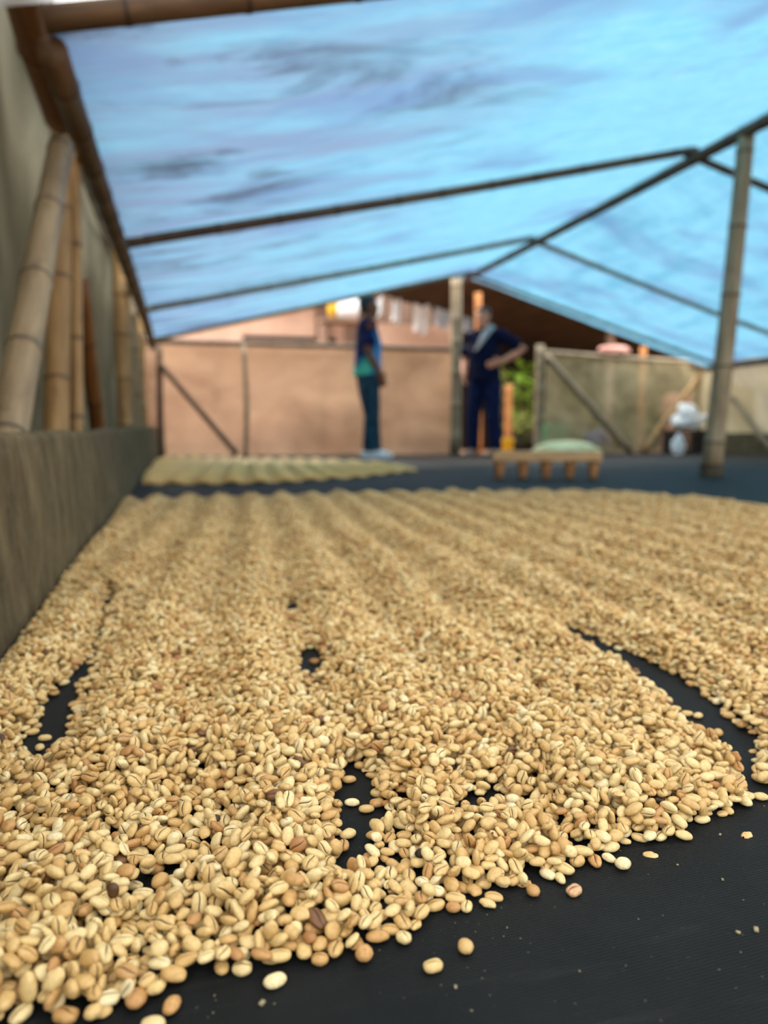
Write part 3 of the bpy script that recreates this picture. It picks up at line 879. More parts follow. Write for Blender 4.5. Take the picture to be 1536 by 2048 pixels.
# --- the heap: beans dropped one after another, each rests on what lies below
CELL = 11 * RES
cxs = np.arange(int((X1 - X0) / CELL)); cys = np.arange(int((Y1 - Y0) / CELL))
CXX, CYY = np.meshgrid(cxs, cys, indexing='ij')
ccx = X0 + (CXX + 0.5) * CELL; ccy = Y0 + (CYY + 0.5) * CELL
tc, dc = sampleT(ccx, ccy)
act = np.zeros_like(tc, bool)
for ox in (-0.006, 0, 0.006):
    for oy in (-0.006, 0, 0.006):
        act |= sampleT(ccx + ox, ccy + oy)[0] > 0
act &= (CXX > 0) & (CXX < cxs[-1]) & (CYY > 0) & (CYY < cys[-1])
fails = np.zeros(tc.shape, int)
for it in range(52):
    for par in range(4):
        m = act & (CXX % 2 == par % 2) & (CYY % 2 == par // 2) & (fails < 6)
        bxs, bys = ccx[m], ccy[m]
        n = len(bxs)
        if n == 0: continue
        best = None
        dd = dc[m]
        scl = np.clip(rng.normal(0.97, 0.12, n), 0.70, 1.24)
        near = dd < 1.0
        u = rng.random(n)
        var = np.where(near, rng.choice([0, 0, 1, 1, 2, 2, 3, 4, 5, 0], n), rng.choice([6, 7, 8], n))
        var = np.where(near & (u < 0.012), rng.choice([9, 10], n), var)
        flip = (rng.random(n) < 0.5).astype(float)
        K = 3
        zb = np.full(n, 9.0); X = np.zeros(n); Y = np.zeros(n); W = np.zeros(n); A1 = np.zeros(n); A2 = np.zeros(n)
        for kk in range(K):
            x = bxs + (rng.random(n) - 0.5) * CELL; y = bys + (rng.random(n) - 0.5) * CELL
            tt, _ = sampleT(x, y)
            low_ = H[((x - X0) / RES).astype(int), ((y - Y0) / RES).astype(int)] < 0.001
            yaw = rng.random(n) * 2 * PI
            s_ = np.where(low_, 0.07, 0.66)
            t1 = rng.normal(0, 1, n) * s_; t2 = rng.normal(0, 1, n) * s_ * 1.25
            zc = solve(x, y, yaw, t1, t2, AX[var] * scl[:, None])[0]
            cost = np.where(zc <= tt - 0.0004, zc, 8.0)
            w = cost < zb
            zb = np.where(w, cost, zb)
            X, Y, W, A1, A2 = (np.where(w, nn, oo) for nn, oo in ((x, X), (y, Y), (yaw, W), (t1, A1), (t2, A2)))
        ok = zb < 7.0
        if ok.any():
            sub = np.nonzero(ok)[0]
            X, Y, W, A1, A2, scl2, var2, flip2 = (q[sub] for q in (X, Y, W, A1, A2, scl, var, flip))
            r = solve(X, Y, W, A1, A2, AX[var2] * scl2[:, None])
            settle(X, Y, W, A1, A2, scl2, var2, flip2, np.ones(len(sub), bool), *r)
        fm = fails[m]; fm = np.where(ok, 0, fm + 1); fails[m] = fm

# one blackened bean on top of the heap
DARK_ID = count
p = on_z(842, 1688, 0.016)
q = [np.array([v], float) for v in (p.x, p.y, 0.4, 0.1, 0.0, 0.82)]
settle(*q, np.array([4]), np.array([0.0]), np.array([True]), *solve(*q[:5], AX[np.array([4])] * 0.82))
BX, BY, BZ, ERX, ERY, ERZ, BS, BV = (np.concatenate(q) for q in (bx_, by_, bz_, brx, bry, brz, bs_, bv_))
# how much of each bean lies open to view, weighed by nearness
open_cells = np.bincount(ID[ID >= 0], minlength=count).astype(float)
bpx, bpy_, bpd = project(BX, BY, BZ)
size = open_cells / (bpd ** 2)
size[(bpx < -6) | (bpx > 1542) | (bpy_ > 2056) | (open_cells < 9) | (BV > 5)] = 0
order = np.argsort(-size)
chosen = [i for i in order[:277 + n_loose] if i >= n_loose and i != DARK_ID][:275]
single = set(chosen) | set(range(n_loose)) | {DARK_ID}
hidden_deep = (open_cells == 0) & (BZ < 0.0)     # keep every bean that carries others
print('beans', count, 'singles', len(single))

def one_bean(i, label, group, mat=None):
    me = forms[int(BV[i])]
    o = bpy.data.objects.new('coffee_bean', me)
    COL.objects.link(o)
    o.location = (BX[i], BY[i], BZ[i]); o.rotation_euler = (ERX[i], ERY[i], ERZ[i]); s = float(BS[i]); o.scale = (s, s, s)
    if mat:
        o.material_slots[0].link = 'OBJECT'; o.material_slots[0].material = mat
    return tag(o, label, 'coffee bean', group)

for i, q in enumerate(LOOSE):
    one_bean(i, q[7], 'loose beans around the spread', q[6])
for i in chosen:
    up = 'creased side up' if math.cos(ERX[i]) < 0 else 'smooth back up'
    where = ('in the front left corner', 'left of the lone beans', 'under the bare central gap', 'on the right of the spread')[0 if bpx[i] < 300 else 1 if bpx[i] < 600 else 2 if bpx[i] < 900 else 3]
    one_bean(i, f'tan coffee bean, {up}, among the nearest beans {where}', f'nearest beans {where}, {up}')
one_bean(DARK_ID, 'blackened coffee bean lying on top of the beans right of the central gap', None, M_BEAN_DARK)

def scatter_object(name, pts, eul, scl, var, bed, mat):
    """one mesh: loose points that carry a bean each (geometry nodes) and the bed under the far beans"""
    bv, bf = bed
    n = len(pts)
    me = bpy.data.meshes.new(name)
    me.from_pydata([tuple(p) for p in pts] + list(bv), [], [tuple(a + n for a in f) for f in bf])
    me.polygons.foreach_set('use_smooth', [True] * len(me.polygons))
    me.materials.append(mat)
    N = len(me.vertices)
    def attr(nm, typ, key, arr, w):
        full = np.zeros((N, w), arr.dtype); full[:n] = arr.reshape(n, w)
        a = me.attributes.new(nm, typ, 'POINT'); a.data.foreach_set(key, full.ravel())
    attr('eul', 'FLOAT_VECTOR', 'vector', eul.astype(np.float32), 3)
    attr('scl', 'FLOAT', 'value', scl.astype(np.float32), 1)
    attr('form', 'INT', 'value', var.astype(np.int32), 1)
    attr('isbean', 'BOOLEAN', 'value', np.ones(n, bool), 1)
    me.update()
    o = link(name, me)
    ng = bpy.data.node_groups.new(name + '_nodes', 'GeometryNodeTree')
    ng.interface.new_socket('Geometry', in_out='INPUT', socket_type='NodeSocketGeometry')
    ng.interface.new_socket('Geometry', in_out='OUTPUT', socket_type='NodeSocketGeometry')
    N_ = ng.nodes.new
    gi, go = N_('NodeGroupInput'), N_('NodeGroupOutput')
    iop = N_('GeometryNodeInstanceOnPoints'); ci = N_('GeometryNodeCollectionInfo')
    ci.inputs['Collection'].default_value = src
    ci.inputs['Separate Children'].default_value = True
    ci.inputs['Reset Children'].default_value = True
    def na(nm, typ):
        x = N_('GeometryNodeInputNamedAttribute'); x.data_type = typ; x.inputs['Name'].default_value = nm
        return [s for s in x.outputs if s.enabled and s.name == 'Attribute'][0]
    e2r = N_('FunctionNodeEulerToRotation')
    L = ng.links.new
    L(gi.outputs[0], iop.inputs['Points'])
    L(ci.outputs[0], iop.inputs['Instance'])
    iop.inputs['Pick Instance'].default_value = True
    L(na('form', 'INT'), iop.inputs['Instance Index'])
    L(na('isbean', 'BOOLEAN'), iop.inputs['Selection'])
    L(na('eul', 'FLOAT_VECTOR'), e2r.inputs[0]); L(e2r.outputs[0], iop.inputs['Rotation'])
    L(na('scl', 'FLOAT'), iop.inputs['Scale'])
    jg = N_('GeometryNodeJoinGeometry')
    L(gi.outputs[0], jg.inputs[0]); L(iop.outputs[0], jg.inputs[0]); L(jg.outputs[0], go.inputs[0])
    md = o.modifiers.new('beans', 'NODES'); md.node_group = ng
    return o

# bed surface under the far part of the main spread
def bed_grid(Z, xs, ys, step):
    Z = Z[::step, ::step]; xs = xs[::step]; ys = ys[::step]
    ok = Z > 0.0005
    idx = -np.ones(Z.shape, int); idx[ok] = np.arange(ok.sum())
    vi = np.argwhere(ok)
    verts = [(xs[i], ys[j], Z[i, j]) for i, j in vi]
    q = ok[:-1, :-1] & ok[1:, :-1] & ok[1:, 1:] & ok[:-1, 1:]
    faces = [(idx[i, j], idx[i + 1, j], idx[i + 1, j + 1], idx[i, j + 1]) for i, j in np.argwhere(q)]
    return verts, faces
rest = np.array([i for i in range(count) if i not in single])
bed = bed_grid(Tb, cx, cy, 4)
M_BED = plain('bean_bed', srgb(170, 128, 76), srgb(206, 168, 112), 120, 0.8, 0.1, 0.2)
o = scatter_object('coffee_beans', np.stack([BX, BY, BZ], 1)[rest], np.stack([ERX, ERY, ERZ], 1)[rest], BS[rest], BV[rest], bed, M_BED)
tag(o, 'wide spread of tan dried coffee beans raked into long rows', 'coffee beans', kind='stuff')

# far patch of beans
fx = np.arange(-0.2, 1.8, 0.006) + 0.003; fy = np.arange(3.3, 7.9, 0.006)
FX, FY = np.meshgrid(fx, fy, indexing='ij')
fpx, fpy, fpd = project(FX, FY, 0)
fm = in_poly(fpx, fpy, FAR) & (FX > WALL_X + 0.006)
fe = np.clip((blur(fm.astype(float), 6) - 0.4) / 0.5, 0, 1)
fr = 0.5 - 0.5 * np.cos(2 * PI * (FX * math.cos(ROW_A) - FY * math.sin(ROW_A) - ROW_O) / 0.13)
FT = np.where(fm, (0.008 + 0.020 * fr) * (0.25 + 0.75 * fe), 0)
sx_ = np.arange(-0.2, 1.8, 0.0088); sy_ = np.arange(3.3, 7.9, 0.0088)
SX, SY = np.meshgrid(sx_, sy_, indexing='ij')
SX = (SX + rng.uniform(-0.003, 0.003, SX.shape)).ravel(); SY = (SY + rng.uniform(-0.003, 0.003, SY.shape)).ravel()
ii = ((SX - fx[0]) / 0.006).round().astype(int).clip(0, len(fx) - 1); jj = ((SY - fy[0]) / 0.006).round().astype(int).clip(0, len(fy) - 1)
sel = fm[ii, jj]
SX, SY, SZ = SX[sel], SY[sel], FT[ii, jj][sel]
n = len(SX)
print('far beans', n)
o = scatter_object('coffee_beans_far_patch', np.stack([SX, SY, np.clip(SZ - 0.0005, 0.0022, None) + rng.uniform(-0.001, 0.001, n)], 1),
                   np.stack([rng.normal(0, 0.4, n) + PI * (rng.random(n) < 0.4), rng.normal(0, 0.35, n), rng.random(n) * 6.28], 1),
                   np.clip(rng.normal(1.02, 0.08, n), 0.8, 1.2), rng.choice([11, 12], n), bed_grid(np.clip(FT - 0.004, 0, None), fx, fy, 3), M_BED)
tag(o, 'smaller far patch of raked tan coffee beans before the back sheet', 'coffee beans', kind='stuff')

# --- husks and specks on the mat
def husk_obj(px, py, form, s, rz, tilt, label):
    p = on_z(px, py, 0.001)
    o = bpy.data.objects.new('husk', husks[form]); COL.objects.link(o)
    o.location = (p.x, p.y, 0.0002); o.rotation_euler = (tilt, 0, rz); o.scale = (s, s, s)
    tag(o, label, 'husk', 'papery husks on the mat')
husk_obj(1494, 1668, 0, 0.95, 0.4, 0.15, 'torn papery husk lying on the bare mat near the right border')
husk_obj(1301, 1708, 0, 0.92, -0.5, 0.35, 'curled split husk just right of the round pale bean')
husk_obj(1506, 1501, 1, 1.0, 0.2, 0.1, 'brown papery husk at the near end of the right gap')
sp = MB()
for _ in range(90):
    px, py = random.uniform(400, 1536), random.uniform(1600, 2048)
    if bool(in_poly(np.array([px]), np.array([py]), MAIN)[0]): continue
    p = on_z(px, py)
    s = random.choice([0.0002, 0.00025, 0.0003, 0.0003, 0.0004])
    sp.box((p.x, p.y, s * 0.4), (s * random.uniform(1, 3), s, s * 0.8), Matrix.Rotation(random.uniform(0, 6), 3, 'Z'))
for px, py, s in ((1130, 1673, 0.0016), (1440, 1670, 0.0012), (1476, 1866, 0.0014), (1512, 1861, 0.0020), (524, 2008, 0.0018), (911, 1975, 0.0012), (1445, 1760, 0.0011), (1355, 1730, 0.0008)):
    p = on_z(px, py)
    sp.box((p.x, p.y, s * 0.3), (s * 1.5, s, s * 0.6), Matrix.Rotation(random.uniform(0, 6), 3, 'Z'))
o = sp.build('dust_specks', M_DUST)
tag(o, 'tiny chaff crumbs and dust scattered on the bare mat', 'dust', kind='stuff')

#@@PART2
# ------------------------------------------------------------------ rake, sack, bag
M_WOOD = plain('raw_wood', srgb(150, 116, 78), srgb(206, 172, 128), 6, 0.75, 0.2, 0.2, (1, 8, 8))
M_WOOD_DK = plain('brown_wood', srgb(120, 82, 48), srgb(172, 126, 80), 8, 0.75, 0.2, 0.2, (6, 6, 1))
a = on_z(985, 957); b = on_z(1202, 957)
mid = (a + b) / 2; wdt = (b - a).length
rk = empty('rake', (mid.x, mid.y, 0), math.atan2(b.y - a.y, b.x - a.x))
tag(rk, 'wooden rake head with five pegs standing on the dark mat', 'rake')
mb = MB().box((0, 0.02, 0.118), (wdt, 0.085, 0.055))
bd = bevel_build(mb, 'board', M_WOOD, rk, w=0.006)
for k in range(5):
    x = -wdt / 2 + wdt * (0.065 + 0.2175 * k)
    m = MB().loft([(Vector((x, 0.02, z)), Vector((w, 0, 0)), Vector((0, w * 0.8, 0))) for z, w in ((0.0, 0.018), (0.012, 0.022), (0.05, 0.028), (0.092, 0.031))], 10)
    m.build('peg', M_WOOD_DK, rk)

def crumple(name, c, r, mat, label, cat, amp=0.25, sc=9.0, flat=0.0, sub=5, extra=None):
    bm = bmesh.new()
    bmesh.ops.create_icosphere(bm, subdivisions=sub, radius=1.0)
    for v in bm.verts:
        n_ = v.co.normalized()
        k = 1 + amp * mnoise.noise(n_ * 1.7 + Vector(c)) + amp * 0.6 * abs(mnoise.noise(n_ * 4.0 + Vector(c))) - amp * 0.3 * abs(mnoise.noise(n_ * sc + Vector(c)))
        p = Vector((n_.x * r[0] * k, n_.y * r[1] * k, n_.z * r[2] * k))
        if extra: p = extra(p, n_)
        p.z = max(p.z + r[2] * 0.92, 0.0)
        v.co = p
    me = bpy.data.meshes.new(name); bm.to_mesh(me); bm.free()
    me.polygons.foreach_set('use_smooth', [True] * len(me.polygons)); me.materials.append(mat)
    o = link(name, me, None, (c[0], c[1], c[2]))
    return tag(o, label, cat)

M_SACK = plain('cream_sack', srgb(232, 212, 150), srgb(252, 238, 190), 12, 0.8, 0.2, 0.2)
p = on_z(1142, 917)
crumple('grain_sack', (p.x, p.y + 0.1, 0), (0.33, 0.18, 0.085), M_SACK, 'cream coloured sack lying flat behind the rake', 'sack', 0.16, 5)
def white_plastic():
    t = NT('white_plastic')
    f = t.noise(t.coords(), 14, 4)
    col = t.ramp(f, [(0.3, srgb(236, 234, 230)), (0.7, srgb(255, 253, 248))])
    p_ = t.principled(col, 0.35, 0.4, t.bump(f, 0.3, 0.02))
    tr = t.n('ShaderNodeBsdfTranslucent'); tr.inputs['Color'].default_value = (0.9, 0.9, 0.92, 1)
    m = t.n('ShaderNodeMixShader'); m.inputs[0].default_value = 0.2
    t.l(p_.outputs[0], m.inputs[1]); t.l(tr.outputs[0], m.inputs[2])
    return t.done(m)
M_WHITE = white_plastic()
# filled bag with knotted ear, resting on a dark crate against the panel
M_CRATE = plain('dark_crate', srgb(34, 30, 26), srgb(60, 52, 44), 9)
p = on_y(1372, 905, Y_BACK - 0.35)
cr_ = MB()
for k in range(4): cr_.box((p.x, p.y, 0.035 + 0.07 * k), (0.50, 0.24, 0.05))
for sx in (-0.22, 0.22): cr_.box((p.x + sx, p.y, 0.14), (0.04, 0.26, 0.28))
o = cr_.build('crate', M_CRATE, None, (p.x, p.y, 0), smooth=False)
tag(o, 'dark slatted crate under the white plastic bag', 'crate')
def ears(p_, n_):
    if n_.z > 0.75: p_ = p_ + Vector((0.06 * (n_.z - 0.75) * 4 * (1 if n_.x > 0 else -0.6), 0, 0.05 * (n_.z - 0.75) * 4))
    if n_.x > 0.85: p_ = p_ + Vector((0.16 * (n_.x - 0.85) / 0.15, 0, 0.05 * (n_.x - 0.85) / 0.15))
    return p_
crumple('plastic_bag', (p.x - 0.02, p.y - 0.02, 0.28), (0.19, 0.13, 0.12), M_WHITE, 'crumpled white plastic bag beside the tall post', 'bag', 0.35, 6, extra=ears)
p2 = on_z(1350, 909)
crumple('plastic_bag', (p2.x, p2.y - 0.05, 0), (0.075, 0.06, 0.11), M_WHITE, 'small white plastic bag on the mat below the larger white bag', 'bag', 0.3, 6)

# ------------------------------------------------------------------ people
M_SKIN1 = plain('skin_brown', srgb(116, 68, 44), srgb(136, 86, 58), 20, 0.55, 0.3, 0.05)
M_SKIN2 = plain('skin_tan', srgb(222, 138, 102), srgb(236, 158, 122), 20, 0.55, 0.3, 0.05)
M_HAIR = plain('black_hair', srgb(16, 14, 14), srgb(34, 28, 26), 60, 0.5, 0.4, 0.4)
M_EYE = plain('dark_eye', srgb(20, 14, 10), srgb(30, 22, 16), 10, 0.2, 0.5, 0)
M_JEANS = plain('teal_jeans', srgb(22, 44, 58), srgb(44, 76, 92), 14, 0.85, 0.15, 0.2)
M_NAVY = plain('navy_cloth', srgb(12, 14, 34), srgb(24, 28, 56), 14, 0.9, 0.1, 0.2)
M_NAVY2 = plain('navy_trousers', srgb(14, 20, 46), srgb(28, 36, 70), 14, 0.9, 0.1, 0.2)
M_SHOE = plain('white_shoe', srgb(196, 196, 196), srgb(232, 232, 230), 20, 0.6, 0.3, 0.1)
M_SHOE2 = plain('brown_shoe', srgb(120, 92, 80), srgb(170, 138, 120), 20, 0.6, 0.3, 0.1)
M_STRAP = plain('grey_towel', srgb(160, 150, 146), srgb(196, 186, 180), 30, 0.9, 0.1, 0.3)

def mat_shirt():
    t = NT('colour_block_shirt')
    sx = t.n('ShaderNodeSeparateXYZ'); t.l(t.coords(), sx.inputs[0])
    f = t.noise(t.coords(), 6, 4)
    # x forward: front panel blue, back lower panel teal, shoulders and sleeves navy
    zx = t.math('ADD', t.math('ADD', sx.outputs['Z'], t.math('MULTIPLY', sx.outputs['X'], -0.9)), t.math('MULTIPLY', f, 0.10))
    front = t.ramp(t.math('ADD', sx.outputs['X'], t.math('MULTIPLY', f, 0.04)), [(0.02, (0, 0, 0, 1)), (0.06, (1, 1, 1, 1))])
    blue = t.ramp(t.math('SUBTRACT', sx.outputs['Z'], 0.85), [(0.0, srgb(70, 150, 205)), (0.30, srgb(62, 140, 190)), (0.5, srgb(30, 84, 120))])
    back = t.ramp(t.math('SUBTRACT', zx, 0.85), [(0.22, srgb(86, 186, 158)), (0.34, srgb(24, 40, 92)), (0.5, srgb(16, 22, 62))])
    col = t.mix(front, back, blue)
    ay = t.math('ABSOLUTE', sx.outputs['Y'])
    slv = t.ramp(ay, [(0.175, (0, 0, 0, 1)), (0.19, (1, 1, 1, 1))])
    slv = t.math('MULTIPLY', slv, t.ramp(sx.outputs['Z'], [(0.99, (0, 0, 0, 1)), (1.0, (1, 1, 1, 1))]))
    col = t.mix(slv, col, srgb(18, 24, 66))
    return t.done(t.principled(col, 0.8, 0.15))
M_SHIRT = mat_shirt()

def hand(mb, wrist, direction, palm_n, side, curl=0.5, s=1.0):
    """palm and five separate fingers; direction: along the hand, palm_n: where the palm looks, side: thumb side"""
    w = Vector(wrist); d = Vector(direction).normalized(); n_ = Vector(palm_n).normalized(); sd = Vector(side).normalized()
    mb.loft([(w, sd * 0.026 * s, n_ * 0.019 * s), (w + d * 0.03 * s, sd * 0.036 * s, n_ * 0.017 * s), (w + d * 0.085 * s, sd * 0.041 * s, n_ * 0.014 * s), (w + d * 0.098 * s, sd * 0.034 * s, n_ * 0.010 * s)], 12)
    for q, L in ((0.030, 0.070), (0.010, 0.080), (-0.011, 0.074), (-0.031, 0.058)):
        b0 = w + d * 0.080 * s + sd * q * s
        e = d.copy(); pts = [b0]; 
        for kk, fr_ in enumerate((0.45, 0.32, 0.23)):
            ang = curl * (0.5 + 0.5 * kk)
            e = (d * math.cos(ang) + n_ * math.sin(ang)).normalized()
            pts.append(pts[-1] + e * (L * fr_ + (0.012 if kk == 0 else 0)) * s)
        mb.tube(pts, [0.0098 * s, 0.0094 * s, 0.0088 * s, 0.0070 * s], 8)
    t0 = w + d * 0.022 * s + sd * 0.028 * s
    t1 = t0 + (d * 0.6 + sd * 0.75 + n_ * 0.25).normalized() * 0.036 * s
    t2 = t1 + (d * 0.9 + sd * 0.3 + n_ * 0.4).normalized() * 0.030 * s
    mb.tube([t0, t1, t2], [0.013 * s, 0.0115 * s, 0.0085 * s], 8)

X_, Y_, Z_ = Vector((1, 0, 0)), Vector((0, 1, 0)), Vector((0, 0, 1))

def person(loc, facing, height, label, J, mats, extras=None, hair_len=0.0, head_tilt=0.0):
    """local frame: x forward, y to the person's left, z up, drawn for 1.70 m"""
    root = empty('person', loc, facing)
    s = height / 1.70
    root.scale = (s, s, s)
    tag(root, label, 'person')
    skin, shirt_m, trouser_m, shoe_m = mats
    ls = J.get('lean', 0.0)          # sideways shift of the upper body
    B = MB()
    def sec(x, y, z, rx, ry): return (Vector((x, y, z)), X_ * rx, Y_ * ry)
    # trunk
    B.loft([sec(0, 0, 0.82, 0.08, 0.13), sec(0, 0, 0.92, 0.105, 0.16), sec(0.0, ls * 0.3, 1.04, 0.09, 0.14), sec(0.01, ls * 0.6, 1.20, 0.105, 0.16),
            sec(0.0, ls * 0.9, 1.33, 0.10, 0.17), sec(-0.01, ls, 1.41, 0.075, 0.15), sec(-0.01, ls, 1.45, 0.055, 0.08)], 16)
    hd = Vector(J['head'])
    B.tube([(-0.01, ls, 1.40), (0.0, ls, 1.47), tuple(hd + Vector((-0.01, 0, -0.06)))], [0.062, 0.054, 0.056], 12)
    B.ball(hd + Vector((-0.012, 0, 0.02)), (0.095, 0.075, 0.095))
    B.ball(hd + Vector((0.030, 0, -0.055)), (0.062, 0.055, 0.062))
    B.ball(hd + Vector((0.012, 0, -0.01)), (0.082, 0.066, 0.085))
    B.loft([(hd + Vector((0.088, 0, 0.020)), Y_ * 0.008, Z_ * 0.006), (hd + Vector((0.102, 0, -0.012)), Y_ * 0.014, Z_ * 0.012), (hd + Vector((0.086, 0, -0.022)), Y_ * 0.016, Z_ * 0.010)], 8)
    B.loft([(hd + Vector((0.080, 0, -0.052)), Y_ * 0.022, Z_ * 0.010), (hd + Vector((0.092, 0, -0.052)), Y_ * 0.018, Z_ * 0.008)], 8)
    for sd in (-1, 1):
        B.ball(hd + Vector((-0.008, sd * 0.076, -0.008)), (0.020, 0.010, 0.030), 8, 6)
    arms = {}
    for key, sd in (('R', -1), ('L', 1)):
        sh, el, wr = (Vector(v) for v in J['arm' + key])
        B.tube([(0, ls + sd * 0.10, 1.39), tuple(sh), tuple(sh.lerp(el, 0.5)), tuple(el), tuple(el.lerp(wr, 0.35)), tuple(wr)], [0.055, 0.056, 0.048, 0.040, 0.042, 0.027], 12)
        d = (wr - el).normalized()
        hand(B, wr, J.get('hd' + key, d), J['pn' + key], J['th' + key], J.get('curl', 0.5), 1.0)
        arms[key] = (sh, el, wr)
        hp, kn, an = (Vector(v) for v in J['leg' + key])
        B.tube([tuple(hp), tuple(hp.lerp(kn, 0.45)), tuple(kn), tuple(kn.lerp(an, 0.35)), tuple(an)], [0.085, 0.078, 0.055, 0.054, 0.038], 12)
        B.loft([(an + Vector((-0.05, 0, -0.045)), Y_ * 0.03, Z_ * 0.025), (an + Vector((0.02, 0, -0.03)), Y_ * 0.036, Z_ * 0.04), (an + Vector((0.16, 0, -0.055)), Y_ * 0.042, Z_ * 0.018)], 10)
    remeshed(B, 'body', skin, 0.0075, root, 2)
    # eyes
    for sd in (-1, 1):
        MB().ball(hd + Vector((0.083, sd * 0.030, 0.012)), (0.010, 0.014, 0.009), 10, 6).build('eye', M_EYE, root)
    # hair
    Hh = MB()
    Hh.ball(hd + Vector((-0.028, 0, 0.038)), (0.092, 0.080, 0.090))
    Hh.ball(hd + Vector((-0.050, 0, -0.005)), (0.062, 0.074, 0.075))
    Hh.loft([(hd + Vector((0.03, 0, 0.100)), Y_ * 0.06, Z_ * 0.022), (hd + Vector((0.070, 0, 0.078)), Y_ * 0.055, Z_ * 0.018)], 10)
    remeshed(Hh, 'hair', M_HAIR, 0.009, root, 2)
    # shirt
    S = MB()
    S.loft([sec(0.005, 0, 0.86, 0.155, 0.195), sec(0, 0, 0.95, 0.150, 0.190), sec(0.005, ls * 0.3, 1.06, 0.142, 0.180), sec(0.012, ls * 0.6, 1.20, 0.142, 0.186),
            sec(0.0, ls * 0.9, 1.33, 0.118, 0.186), sec(-0.01, ls, 1.415, 0.088, 0.160), sec(-0.01, ls, 1.462, 0.066, 0.085)], 18)
    for key, sd in (('R', -1), ('L', 1)):
        sh, el, wr = arms[key]
        S.tube([(0, ls + sd * 0.08, 1.375), tuple(sh), tuple(sh.lerp(el, 0.45)), tuple(sh.lerp(el, 0.80))], [0.075, 0.078, 0.074, 0.072], 12)
    remeshed(S, 'shirt', shirt_m, 0.011, root, 3)
    # trousers
    Tm = MB()
    Tm.loft([sec(0, 0, 0.80, 0.10, 0.15), sec(0, 0, 0.88, 0.118, 0.168), sec(0, 0, 0.99, 0.112, 0.158)], 16)
    for key in ('R', 'L'):
        hp, kn, an = (Vector(v) for v in J['leg' + key])
        Tm.tube([tuple(hp + Vector((0, 0, 0.02))), tuple(hp.lerp(kn, 0.45)), tuple(kn), tuple(kn.lerp(an, 0.5)), tuple(an + Vector((0, 0, -0.01)))], [0.110, 0.104, 0.086, 0.080, 0.072], 12)
    remeshed(Tm, 'trousers', trouser_m, 0.011, root, 3)
    for key in ('R', 'L'):
        an = Vector(J['leg' + key][2])
        q = an - Vector((0, 0, an.z))
        sh_ = MB()
        sh_.loft([(q + Vector((-0.085, 0, 0.035)), Y_ * 0.028, Z_ * 0.033), (q + Vector((-0.06, 0, 0.045)), Y_ * 0.040, Z_ * 0.044), (q + Vector((0.02, 0, 0.050)), Y_ * 0.044, Z_ * 0.050),
                  (q + Vector((0.10, 0, 0.038)), Y_ * 0.048, Z_ * 0.037), (q + Vector((0.165, 0, 0.028)), Y_ * 0.046, Z_ * 0.027), (q + Vector((0.195, 0, 0.024)), Y_ * 0.026, Z_ * 0.020)], 14)
        so = sh_.build('shoe', shoe_m, root)
        MB().box(q + Vector((0.055, 0, 0.008)), (0.27, 0.092, 0.016)).build('sole', M_SHOE if shoe_m is M_SHOE else M_SHOE2, so, smooth=False)
    if extras: extras(root)
    return root

pz = on_z(735, 916)
J1 = dict(head=(0.025, 0, 1.585), lean=0.0,
          armR=((0.0, -0.195, 1.37), (-0.03, -0.225, 1.10), (0.09, -0.205, 0.90)), armL=((0.0, 0.195, 1.37), (0.0, 0.225, 1.10), (0.12, 0.19, 0.90)),
          pnR=(0.2, 1, 0), pnL=(0.2, -1, 0), thR=(1, 0, 0.3), thL=(1, 0, 0.3), hdR=(0.35, 0.1, -0.9), hdL=(0.35, -0.1, -0.9), curl=0.45,
          legR=((0, -0.09, 0.86), (0.035, -0.10, 0.48), (0.0, -0.10, 0.085)), legL=((0, 0.09, 0.86), (0.06, 0.10, 0.48), (0.10, 0.10, 0.085)))
h1 = on_y(735, 592, pz.y).z
person((pz.x, pz.y, 0), math.radians(-4), h1, 'standing person in blue, teal and navy shirt, jeans and white shoes, seen from the side', J1, (M_SKIN1, M_SHIRT, M_JEANS, M_SHOE))

pz = on_z(968, 912)
J2 = dict(head=(0.03, -0.03, 1.575), lean=-0.02,
          armR=((0.0, -0.21, 1.36), (-0.02, -0.27, 1.10), (0.13, -0.20, 0.93)), armL=((0.0, 0.18, 1.37), (-0.10, 0.43, 1.20), (0.14, 0.25, 1.06)),
          pnR=(0.2, 1, 0), pnL=(-0.4, -0.9, 0), thR=(1, 0, 0.3), thL=(0.2, 0, 1), hdR=(0.5, 0.2, -0.8), hdL=(0.35, -0.85, -0.25), curl=0.6,
          legR=((0, -0.09, 0.86), (0.04, -0.12, 0.48), (0.0, -0.14, 0.085)), legL=((0, 0.09, 0.86), (0.04, 0.13, 0.48), (0.02, 0.16, 0.085)))
h2 = on_y(972, 613, pz.y).z
def towel(root):
    t = MB()
    pts = [(-0.10, 0.11, 1.30), (-0.085, 0.10, 1.42), (0.0, 0.085, 1.475), (0.09, 0.06, 1.41), (0.128, 0.0, 1.30), (0.138, -0.07, 1.20)]
    secs = []
    for i, p_ in enumerate(pts):
        p_ = Vector(p_)
        d = (Vector(pts[min(i + 1, 5)]) - Vector(pts[max(i - 1, 0)])).normalized()
        nn = (p_ - Vector((0, 0, p_.z - 0.12))).normalized()
        sd = d.cross(nn).normalized()
        secs.append((p_, sd * 0.045, -nn * 0.012))
    t.loft(secs, 12)
    t.build('towel', M_STRAP, root)
person((pz.x, pz.y, 0), math.atan2(-0.70, -0.72), h2, 'standing person in dark navy clothes with a grey strip over the shoulder, elbow out', J2, (M_SKIN2, M_NAVY, M_NAVY2, M_SHOE2), towel)

